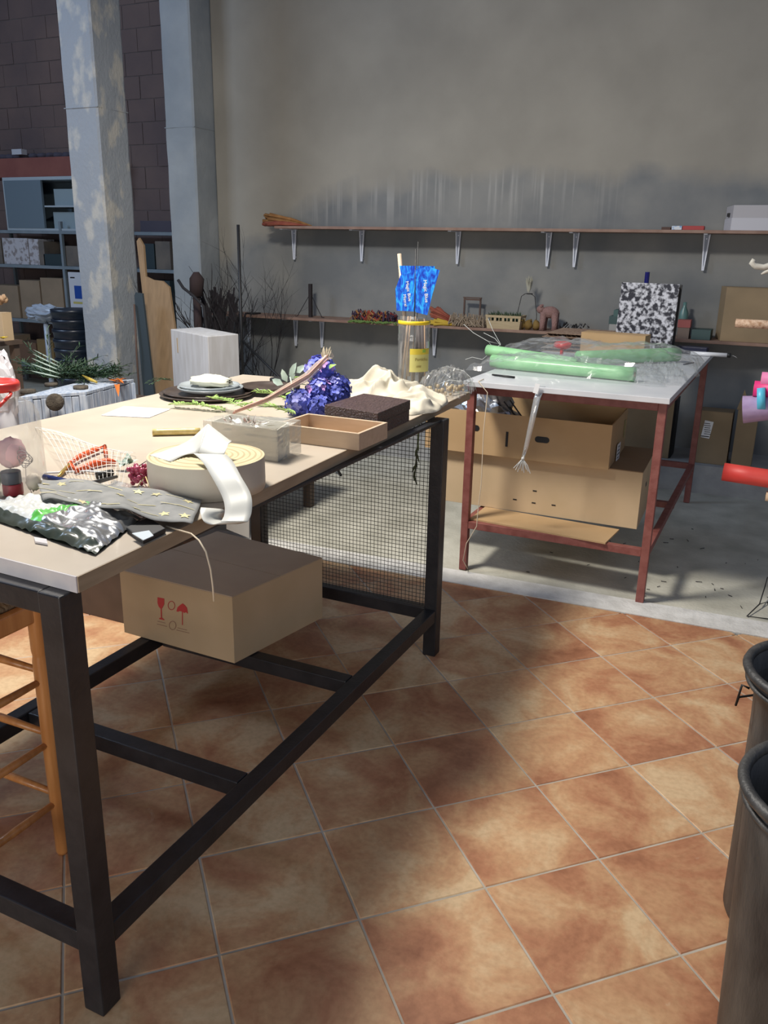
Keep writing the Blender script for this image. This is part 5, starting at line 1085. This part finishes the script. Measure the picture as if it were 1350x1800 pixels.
# ---- green sprigs
def fern(p, q, n, L_, m, label, wd=.008):
    b = MB(); p = Vector(p); q = Vector(q); b.tube([p, p.lerp(q, .5) + V(0, 0, .012), q], .0015, 5); d = (q - p).normalized()
    for k in range(n):
        f = k / n; c = p.lerp(q, f) + V(0, 0, .012 * math.sin(PI * f)); sd = Vector((-d.y, d.x, 0)) * (1 if k % 2 else -1)
        b.leaf(c, sd * .8 + d * random.uniform(.5, 1) + V(0, 0, random.uniform(0, .35)), (0, 0, 1), L_ * random.uniform(.7, 1.1), wd)
    return b.item('green_sprig', label, 'greenery', m)
fern(top_pt(395, 722, .006), top_pt(306, 712, .010), 46, .036, M_GREENLEAF, 'light green feathery sprig in front of the plate stack')
fern(top_pt(440, 722, .03), top_pt(372, 700, .03), 40, .036, M_GREENLEAF, 'light green feathery sprig behind the film-wrapped box, pointing left')
fern(top_pt(520, 728, .02), top_pt(430, 712, .04), 44, .040, M_GREENLEAF, 'light green feathery sprig between the film-wrapped box and the hydrangeas')
fern(top_pt(510, 705, .02), top_pt(450, 690, .05), 30, .036, M_GREENLEAF, 'light green sprig behind the pink stem bundle')
fern(top_pt(300, 668, .01), top_pt(262, 676, .03), 30, .03, M_DARKLEAF, 'dark green sprig at the left rim of the plate stack')
b = MB()
for (u, v, h, du, dv) in ((505, 672, .06, -12, -28), (512, 660, .07, 8, -22), (520, 655, .08, 14, -10), (498, 676, .05, -22, -10), (515, 668, .06, -2, -26)):
    p = ay(u, v, 2.75); q = ay(u + du, v + dv, 2.75); b.leaf(p, q - p, (0, -1, .3), .055, .028)
b.tube([ay(510, 662, 2.75), ay(516, 690, 2.72), top_pt(520, 700, .003)], .003, 5)
b.item('sage_leaves', 'grey-green oval leaves left of the hydrangeas', 'leaves', M_SAGE)
# ---- hydrangeas
random.seed(9)
hy = thing('hydrangea_bunch', 'bunch of deep blue artificial hydrangeas lying on the workbench', 'flowers', (-1.50, 2.62, TT))
M_H = [mat('hydrangea_deep', (0.04, 0.055, 0.30), .6), mat('hydrangea_mid', (0.11, 0.14, 0.58), .6), mat('hydrangea_lilac', (0.32, 0.33, 0.80), .6), mat('hydrangea_pink', (0.58, 0.32, 0.72), .6)]
def hhead(c, r, n, pal, lab=None):
    b = MB(); c = Vector(c)
    for k in range(n):
        th = math.acos(1 - 2 * (k + .5) / n); ph = k * 2.399; d = Vector((math.sin(th) * math.cos(ph), math.sin(th) * math.sin(ph), math.cos(th)))
        if c.z + d.z * r < TT + .008: continue
        p = c + d * r * random.uniform(.82, 1.08); e1 = d.cross(Vector((0, 0, 1) if abs(d.z) < .9 else (1, 0, 0))).normalized(); e2 = d.cross(e1); a0 = random.uniform(0, 2); mi = random.choice(pal); s_ = random.uniform(.013, .018)
        for j in range(4):
            a = a0 + j * PI / 2; x = e1 * math.cos(a) + e2 * math.sin(a); y = d.cross(x)
            b.add([p, p + x * s_ * .5 + y * s_ * .45 + d * .002, p + x * s_ + d * .004 + y * s_ * .2, p + x * s_ - y * s_ * .2 + d * .003, p + x * s_ * .5 - y * s_ * .45 + d * .002], [[0, 1, 2, 3, 4]], mi, True)
    b.ball(c, r * .75, 12, 8, 0)
    o = b.build('flower_head', M_H, hy)
    if lab: o['label'] = lab
def hpos(u, v, y): p = ay(u, v, y); p.z = max(p.z, TT + .03); return p
hhead(hpos(563, 652, 2.62), .052, 90, [2, 2, 3, 1, 1], 'paler lilac-blue flower head')
hhead(hpos(590, 684, 2.60), .050, 90, [1, 0, 1, 2, 0]); hhead(hpos(562, 690, 2.52), .046, 80, [1, 2, 3, 0]); hhead(hpos(527, 708, 2.46), .046, 80, [1, 0, 1, 2]); hhead(hpos(562, 718, 2.46), .044, 80, [0, 0, 1, 0]); hhead(hpos(592, 700, 2.55), .042, 70, [0, 1, 0])
b = MB()
for (u, v) in ((535, 665), (545, 680), (520, 690), (540, 700), (590, 640), (548, 672), (585, 730)):
    p = ay(u, v, 2.56); p.z = max(p.z, TT + .02); b.leaf(p, (random.uniform(-1, .2), random.uniform(-1, 0), random.uniform(-.2, .5)), (0, 0, 1), .05, .024)
b.tube([hpos(563, 652, 2.62), hpos(562, 690, 2.54), hpos(545, 700, 2.5)], .004, 5); b.build('leaves', M_GREENLEAF, hy)
# ---- pinkish stem bundle in film
pA = ay(412, 724, 2.20); pB = ay(470, 702, 2.34); pC = ay(540, 662, 2.50); pD = ay(572, 630, 2.58)
t = thing('stem_bundle', 'bundle of pink-brown stems sleeved in clear film slanting up to the hydrangeas', 'stems', tuple(pA))
M_PST = mat('pink_stem', (0.50, 0.27, 0.22), .6, (0.62, 0.38, 0.30), 40)
for k in range(9):
    o1 = Vector((random.uniform(-1, 1), random.uniform(-1, 1), random.uniform(-1, 1))) * .007; MB().tube([pA + o1 * .7, pB + o1, pC + o1 * 1.3, pD + o1 * 2], [.002, .003, .003, .002], 5).build('stem', M_PST, t)
b = MB(); P_ = [pA, pA.lerp(pB, .5), pB, pB.lerp(pC, .5), pC, pC.lerp(pD, .6), pD, pD + (pD - pC) * .25]; b.tube(P_, [.004, .008, .010, .013, .015, .014, .010, .018], 14, cap=False); b.build('film_sleeve', film('sleeve_film', base=.02, edge=.15, body=(.75, .62, .50), body_amt=.35), t)
b = MB()
for k in range(14): b.leaf(pD + V(random.uniform(-.01, .01), 0, 0), (random.uniform(-.6, .5), random.uniform(-.3, .3), 1), (0, -1, 0), random.uniform(.02, .045), .010)
b.build('dried_tips', mat('straw_tip', (0.52, 0.46, 0.34), .8), t)
# ---- film-wrapped white box with dried bits
q = [Vector((-1.415, 1.87)), Vector((-1.195, 1.862)), Vector((-1.222, 1.965)), Vector((-1.43, 1.98))]
t = carton('cream carton wrapped in crinkled clear film, behind the ribbon roll', q, TT + .0008, TT + .088, mat('cream_card', (0.62, 0.58, 0.47), .5, (0.70, 0.66, 0.55), 12), open_top=True, name='wrapped_carton', th=.003)
cc = sum(q, Vector((0, 0))) / 4
def wrapf(u, v):
    a = 2 * PI * u; k = max(abs(math.cos(a)), abs(math.sin(a))); ex = Vector((q[1] - q[0]).normalized()); ey = Vector((-ex.y, ex.x)); px = math.cos(a) / k * .122; py = math.sin(a) / k * .060
    nn_ = .006 * abs(noise.noise(Vector((u * 22, v * 9, 1)))) ; s_ = 1 if v < .75 else 1 - (v - .75) * 3.6; z_ = TT + .002 + min(v / .75, 1) * .092 + (.010 * noise.noise(Vector((u * 9, v * 12, 4))) if v > .7 else 0)
    pp = cc + (ex * px + ey * py) * s_ * (1 + nn_ * 6); return (pp.x, pp.y, z_ - (.016 * (v - .75) * 4 if v > .75 else 0))
b = MB(); b.sheet(wrapf, 72, 18, smooth=False); b.build('film_wrap', film('wrap_film', base=.05, edge=.4, body=(.80, .78, .70), body_amt=.28, rough=.15), t)
b = MB(); random.seed(13)
for k in range(60):
    p = V(cc.x + random.uniform(-.07, .02), cc.y + random.uniform(-.03, .04), TT + .055 + random.uniform(0, .03)); b.leaf(p, (random.uniform(-1, 1), random.uniform(-1, 1), random.uniform(0, 1)), (0, 0, 1), random.uniform(.015, .032), .008)
b.tube([(cc.x - .05, cc.y, TT + .006), (cc.x - .02, cc.y, TT + .07)], .012, 6)
b.item('dried_bits', 'brown and white dried bits inside the wrapped carton', 'dried flowers', mat('dried_mix', (0.20, 0.12, 0.09), .8, (0.6, 0.55, 0.5), 90, contrast=(.45, .55)))
# ---- beech tray
tx0, tx1, ty0, ty1, th_ = -1.345, -1.064, 2.085, 2.275, .010; zT = TT + .001; hT = .050
t = thing('beech_tray', 'open shallow box of pale beech wood at the edge of the workbench', 'box', ((tx0 + tx1) / 2, (ty0 + ty1) / 2, TT))
sk = -.012
MB().prism([(tx0, ty0 + sk * 0), (tx1, ty0), (tx1, ty0 + th_), (tx0, ty0 + th_)], zT, zT + hT).build('side', M_BEECH, t, bevel=.001)
MB().prism([(tx0, ty1 - th_), (tx1, ty1 - th_), (tx1, ty1), (tx0, ty1)], zT, zT + hT).build('side', M_BEECH, t, bevel=.001)
MB().prism([(tx0, ty0 + th_), (tx0 + th_, ty0 + th_), (tx0 + th_, ty1 - th_), (tx0, ty1 - th_)], zT, zT + hT).build('end', M_BEECH, t, bevel=.001)
MB().prism([(tx1 - th_, ty0 + th_), (tx1, ty0 + th_), (tx1, ty1 - th_), (tx1 - th_, ty1 - th_)], zT, zT + hT).build('end', M_BEECH, t, bevel=.001)
MB().box(tx0 + th_, ty0 + th_, zT, tx1 - th_, ty1 - th_, zT + .004).build('bottom', M_BEECH, t)
# ---- brown textured box
M_BR = mat('brown_embossed', (0.060, 0.035, 0.033), .42, (0.085, 0.05, 0.046), 90, bump=.9, bscale=160, stretch=(1, .45, 1))
q = [(-1.312, 2.33), (-1.105, 2.29), (-1.115, 2.555), (-1.305, 2.59)]
t = thing('gift_box', 'dark brown embossed gift box with lid, behind the beech box', 'box', (-1.22, 2.44, TT))
MB().prism(q, TT + .001, TT + .040).build('base', M_BR, t, bevel=.0015)
e = .002; cq = sum((Vector(p) for p in q), Vector((0, 0))) / 4; q2 = [tuple(Vector(p) + (Vector(p) - cq).normalized() * .003) for p in q]
MB().prism(q2, TT + .0405, TT + .073).build('lid', M_BR, t, bevel=.002)
# ---- cream cloth heaps
def heap(cx, cy, rx, ry, h, sd, label, rot=0, nu=110, nv=46, ridge=.35):
    R_ = rotz(rot)
    def fn(u, v):
        a = 2 * PI * u; r = v; ed = 1 + .16 * noise.noise(Vector((math.cos(a) * 2, math.sin(a) * 2, sd)))
        p = R_ @ Vector((rx * r * math.cos(a) * ed, ry * r * math.sin(a) * ed, 0))
        nz1 = noise.noise(Vector((p.x * 16 + sd, p.y * 20, sd))); rd = 1 - abs(noise.noise(Vector((p.x * 13, p.y * 26 + p.x * 9, sd + 9)))) * 2.0
        wp = noise.noise(Vector((p.x * 6, p.y * 6, sd + 3))) * 2.6 + noise.noise(Vector((p.x * 15, p.y * 15, sd + 5))) * .9
        f1 = math.exp(-3.2 * math.sin(p.x * 20 + p.y * 9 + wp * 1.3) ** 2); f2 = math.exp(-4 * math.sin(p.y * 24 - p.x * 11 + wp * 1.7 + 1) ** 2); rd = f1 * .62 + f2 * .42
        hh = h * max(0, 1 - r ** 3) ** .55 * (.42 + .30 * nz1 + ridge * rd)
        return (cx + p.x, cy + p.y, TT + .002 + max(0, hh))
    b = MB(); b.sheet(fn, nu, nv); b.sheet(lambda u, v: (lambda q: (q[0], q[1], TT + .001))(fn(1 - u, v)), 24, 2); return b.item('cream_cloth', label, 'cloth', M_CLOTH)
heap(-1.42, 2.98, .17, .17, .088, 2.2, 'crumpled cream cotton cloth heaped between the hydrangeas and the tall jar', .3, ridge=.7)
heap(-1.21, 2.84, .105, .19, .058, 7.4, 'crumpled cream cotton cloth at the workbench edge, in front of the tall jar', .15, ridge=.6)
# ---- tall jar with sleeved sticks
vc = Vector((-1.362, 3.145)); vr = .064
t = thing('tall_jar', 'tall clear jar with yellow ring and yellow label, full of sticks', 'jar', (vc.x, vc.y, TT))
MB().lathe((vc.x, vc.y, TT + .001), [(vr * .92, 0), (vr, .01), (vr * .99, .20), (vr * 1.02, .207), (vr * .98, .214), (vr * 1.02, .222), (vr * .98, .230), (vr, .262), (vr * .93, .275), (vr * .90, .28), (vr * .90, .30)], 40, cap1=False).build('body', M_GLASS, t)
MB().lathe((vc.x, vc.y, TT + .268), [(vr * .96, 0), (vr * 1.02, .002), (vr * 1.02, .013), (vr * .96, .015)], 40, cap0=False, cap1=False).build('neck_ring', mat('yellow_plastic', (0.78, 0.56, 0.02), .4), t)
lab = MB(); a0 = math.atan2(-vc.y, -vc.x) + .50
lab.sheet(lambda u, v: (vc.x + vr * 1.02 * math.cos(a0 + (u - .5) * 1.45), vc.y + vr * 1.02 * math.sin(a0 + (u - .5) * 1.45), TT + .085 + .092 * v), 16, 4, mfn=lambda u, v: 1 if v > .8 else 0)
lo = lab.build('paper_label', [mat('pale_yellow_label', (0.68, 0.62, 0.20), .5), mat('strong_yellow_label', (0.75, 0.58, 0.05), .5)], t)
nd = Vector((math.cos(a0), math.sin(a0), 0)); tx = Vector((-nd.y, nd.x, 0)); oo = Vector((vc.x, vc.y, TT + .135)) + nd * (vr * 1.02 + .001)
lettering('Porticka', .017, frame_m(oo, tx, (0, 0, 1)), lo, mat('olive_ink', (0.28, 0.20, 0.04), .6))
lettering('1000', .012, frame_m(oo - V(0, 0, .028) - tx * .012, tx, (0, 0, 1)), lo, mat('olive_ink', (0, 0, 0)))
MB().obox(Vector((vc.x, vc.y, TT + .168)) + nd * (vr * 1.02 + .0006) + tx * .012, (.014, .002, .012), rotz(math.atan2(tx.y, tx.x))).build('green_mark', mat('label_green', (0.3, 0.45, 0.06), .5), lo)
random.seed(17); M_ST1 = mat('tan_stick', (0.34, 0.22, 0.13), .7); M_ST2 = mat('dark_stick', (0.05, 0.035, 0.03), .7)
def stick(u0, v0, u1, v1, r, m, label, dy=0, group=None):
    a = ay(u0, v0, vc.y + dy); b_ = ay(u1, v1, vc.y + dy * .6); b_.z = max(b_.z, TT + .006); d = Vector((0, random.uniform(-.025, .025), 0)); MB().tube([a, a.lerp(b_, .5) + d * .3, b_ + d], r, 6).item('stick', label, 'stick', m, group=group)
for (a, b_, c, d, r, m) in ((718, 556, 706, 672, .004, M_ST1), (722, 556, 711, 676, .003, M_ST1), (712, 556, 702, 668, .004, M_ST2), (735, 560, 728, 680, .005, M_ST2), (742, 565, 744, 682, .008, M_ST2), (736, 570, 738, 682, .008, M_ST2), (730, 556, 722, 680, .003, M_ST1), (746, 560, 750, 680, .003, M_ST1)):
    stick(a, b_, c, d, r, m, 'thin stick standing inside the tall clear jar', group='sticks inside the tall jar')
stick(702, 446, 722, 660, .0085, mat('pale_peeled_wood', (0.48, 0.38, 0.28), .6), 'thick pale stick rising above the blue cards at the left', dy=.042)
stick(731, 438, 727, 660, .0022, M_BLACK, 'thin black stick rising above the blue cards, left one'); stick(735, 425, 731, 660, .0016, M_BLACK, 'thin black stick rising above the blue cards, taller right one')
M_BC = []
def bluemat():
    m, nt, N, L, B = nodes('blue_petal_print'); g = N.new('ShaderNodeTexCoord'); wv = N.new('ShaderNodeTexNoise'); wv.inputs['Scale'].default_value = 14; wv.inputs['Distortion'].default_value = 2.5; wv.inputs['Detail'].default_value = 3
    mp = N.new('ShaderNodeMapping'); mp.inputs['Scale'].default_value = (3, 3, 1); L.new(g.outputs['Object'], mp.inputs[0]); L.new(mp.outputs[0], wv.inputs['Vector']); r = N.new('ShaderNodeValToRGB'); e = r.color_ramp.elements
    e[0].position = .35; e[0].color = (.008, .03, .36, 1); e[1].position = .66; e[1].color = (.03, .42, .85, 1); x = e.new(.5); x.color = (.012, .14, .66, 1); L.new(wv.outputs[0], r.inputs[0]); L.new(r.outputs[0], B.inputs['Base Color']); B.inputs['Roughness'].default_value = .3; return m
M_BP = bluemat()
def card(pts, y, label, txt=None, tc=None, tdir=None, ts=.017, lean=0):
    c = ay(pts[0][0], pts[0][1], y); vs = [ay(u, v, y) for (u, v) in pts]; n = len(vs); cen = sum(vs, Vector()) / n; t = thing('plant_card', label, 'card', (cen.x, y, min(v.z for v in vs)))
    b = MB(); b.add(vs + [v + V(0, .0012, 0) for v in vs], [list(range(n))[::-1], list(range(n, 2 * n))] + [[i, (i + 1) % n, n + (i + 1) % n, n + i] for i in range(n)]); b.build('card_face', M_BP, t)
    if txt:
        for (s_, cu, cv, du, dv, sz) in txt:
            o = ay(cu, cv, y - .0008); xd = ay(cu + du, cv + dv, y - .0008) - o; yd = Vector((0, -1, 0)).cross(xd)
            lettering(s_, sz, frame_m(o, xd, yd), t, M_WHITE)
    return t
card([(702, 467), (764, 468), (765, 480), (740, 520), (712, 520)], vc.y + .030, 'blue petal-printed card, rearmost of the three above the tall jar')
card([(695, 508), (704, 484), (728, 478), (736, 548), (697, 546)], vc.y + .010, 'blue petal-printed card with white lettering, left of the three above the tall jar', [('Magic Blue', 718, 512, 3.0, 20, .018), ('Mistral', 712, 528, 2.2, 20, .017)])
card([(730, 474), (752, 468), (773, 475), (760, 518), (751, 554), (731, 549)], vc.y - .010, 'blue petal-printed card reading Magic Blue, front of the three above the tall jar', [('Magic Blue', 748.5, 512, 1.6, 20, .020)])
# ---- clear bag at the far end of the bench
bc = V(-1.26, 3.20, TT)
bc2 = ay(800, 672, 3.17)
filmheap(-1.30, 3.02, -1.12, 3.24, .085, .03, 14.2, 'puffed clear plastic bag at the far right corner of the workbench', 0, 34, m=film('bag_film', base=.05, edge=.5, body_amt=.10), z=TT, name='plastic_bag', cat='bag')
b = MB(); random.seed(23)
for k in range(26): p = V(random.uniform(-1.27, -1.15), random.uniform(3.06, 3.20), TT + random.uniform(.008, .035)); b.ball(p, random.uniform(.006, .012), 6, 5, nz=.4)
b.item('gold_baubles', 'small brown and gold pieces inside the puffed clear bag', 'ornaments', mat('gold_brown', (0.30, 0.20, 0.10), .4, (0.55, 0.42, 0.22), 60), kind='stuff')
b = MB()
b.tube([ay(758, 652, 3.2), ay(785, 644, 3.2), ay(815, 652, 3.2), ay(832, 668, 3.2), V(-1.16, 3.2, TT + .03)], .0014, 5); b.tube([ay(770, 646, 3.2), ay(795, 668, 3.2), ay(800, 672, 3.2)], .0012, 5); b.tube([ay(770, 676, 3.15), ay(790, 668, 3.15), ay(826, 672, 3.15), V(-1.17, 3.2, TT + .02)], .0014, 5)
b.item('film_edges', 'shiny curling film edges above the puffed clear bag', 'film', mat('pale_film', (0, 0, 0)))
# stems hanging over the far end, seen through the mesh
for i, (pts, lb_) in enumerate(((((738, 730), (735, 775), (728, 845)), 'left'), (((763, 740), (765, 800), (757, 880)), 'right'))):
    b = MB(); y_ = 3.33; P_ = [ay(u, v, y_) for (u, v) in pts]; b.tube([V(P_[0].x + .01, 3.20, TT + .006), V(P_[0].x, 3.29, TT + .008), P_[0], P_[1], P_[2]], [.003, .003, .004, .004, .003], 6)
    for k in range(7): b.leaf(P_[1].lerp(P_[2], k / 7), (random.uniform(-.5, .5), random.uniform(-.2, .2), -1), (0, -1, 0), .05, .010)
    b.item('hanging_stem', 'green stem hanging over the far end of the workbench, %s one seen through the mesh' % lb_, 'stem', mat('olive_stem', (0.07, 0.09, 0.04), .7))
# ---- ribbon roll
rc = V(-1.212, 1.575, TT); rR = .138; rH = .078
rr_ = thing('ribbon_roll', 'large flat roll of wide cream ribbon with its end trailing over the table edge', 'ribbon', tuple(rc))
M_RIB = mat('cream_ribbon_roll', (0.62, 0.56, 0.45), .55, (0.68, 0.62, 0.51), 10); M_RIBT = mat('ribbon_edge_spiral', (0.58, 0.49, 0.29), .7, (0.64, 0.55, 0.34), 20)
prof = [(rR, .001), (rR * 1.004, rH * .3), (rR, rH * .7), (rR * .998, rH)]
MB().lathe((rc.x, rc.y, TT), prof, 64, cap1=False).build('outer_wind', M_RIB, rr_)
pr = []
for k in range(30): f = 1 - k / 30; pr.append((rR * f * .998 if k < 29 else rR * .02, rH + (.0012 if k % 2 else 0)))
pr.append((.001, rH)); sf = MB().lathe((rc.x, rc.y, TT), pr, 64, cap0=False, cap1=False)
sf.m = [1 if (k // 64) % 3 == 1 else 0 for k in range(len(sf.f))]; sf.build('spiral_face', [M_RIBT, mat('ribbon_gap', (0.44, 0.36, 0.20), .7)], rr_)
# trailing end: built from left/right edge pairs in space
M_RT = mat('white_ribbon', (0.60, 0.60, 0.55), .45, (0.66, 0.66, 0.61), 6)
def rp(u, v, y): return ay(u, v, y)
zt_ = TT + rH
rows = [(az(262, 800, zt_ + .001), az(300, 812, zt_ + .001)), (az(290, 792, zt_ + .006), az(325, 800, zt_ + .006)), (rp(330, 775, 1.60), rp(345, 797, 1.54)), (rp(365, 745, 1.62), rp(348, 797, 1.53))]
rows2 = [(rp(346, 795, 1.535), rp(366, 745, 1.62)), (rp(370, 800, 1.52), rp(404, 774, 1.58)), (rp(394, 799, 1.52), rp(405, 773, 1.585))]
rows3 = [(rp(340, 797, 1.50), rp(398, 799, 1.52)), (rp(356, 812, 1.47), rp(410, 812, 1.49)), (rp(376, 845, 1.43), rp(424, 838, 1.45)), (rp(390, 872, 1.405), rp(438, 862, 1.43)), (rp(395, 890, 1.385), rp(443, 880, 1.41)), (rp(394, 906, 1.37), rp(442, 902, 1.39)), (rp(388, 917, 1.355), rp(436, 917, 1.37))]
rows4 = [(rp(436, 917, 1.372), rp(388, 918, 1.356)), (rp(412, 921, 1.385), rp(372, 922, 1.345)), (rp(390, 912, 1.40), rp(358, 916, 1.335)), (rp(396, 900, 1.41), rp(352, 900, 1.35)), (rp(392, 895, 1.41), rp(353, 892, 1.37))]
def ribbon(rows_, nm):
    b = MB(); n = len(rows_); sub = 5; L_ = []
    def cr_(P, i, f): 
        p0, p1, p2, p3 = P[max(i - 1, 0)], P[i], P[min(i + 1, n - 1)], P[min(i + 2, n - 1)]
        return .5 * ((2 * p1) + (p2 - p0) * f + (2 * p0 - 5 * p1 + 4 * p2 - p3) * f * f + (3 * p1 - p0 - 3 * p2 + p3) * f ** 3)
    A_ = [r[0] for r in rows_]; B_ = [r[1] for r in rows_]
    for i in range(n - 1):
        for s_ in range(sub): L_.append((cr_(A_, i, s_ / sub), cr_(B_, i, s_ / sub)))
    L_.append((A_[-1], B_[-1])); o = len(b.v)
    for (p, q) in L_:
        for j in range(5): b.v.append(p.lerp(q, j / 4))
    for i in range(len(L_) - 1):
        for j in range(4): b.f.append([i * 5 + j, i * 5 + j + 1, (i + 1) * 5 + j + 1, (i + 1) * 5 + j]); b.m.append(0); b.sm.append(True)
    return b.build(nm, M_RT, rr_, solid=.0006)
ribbon(rows, 'ribbon_rise'); ribbon(rows2, 'ribbon_fold'); ribbon(rows3, 'ribbon_drop'); ribbon(rows4, 'ribbon_curl')
# cream flap below the curl hanging behind the table edge (white paper corner)
q = [ay(398, 905, 1.47), ay(438, 905, 1.47), ay(438, 946, 1.47), ay(398, 930, 1.47)]
b = MB(); b.add([q[0], q[1], q[2], q[3]] + [p + V(0, .001, 0) for p in q], [[3, 2, 1, 0], [4, 5, 6, 7], [0, 1, 5, 4], [1, 2, 6, 5], [2, 3, 7, 6], [3, 0, 4, 7]]); b.build('ribbon_tail', M_RT, rr_)
# ---- pale string over the near edge
b = MB(); b.tube([top_pt(292, 925, .006), top_pt(315, 932, .004), top_pt(336, 938, .004) , ay(350, 950, 1.16), ay(362, 970, 1.15), ay(370, 1000, 1.15), ay(374, 1030, 1.15), ay(376, 1057, 1.15)], .0017, 6)
b.item('pale_string', 'pale string hanging over the workbench edge in front of the cardboard box', 'string', M_TWINE)
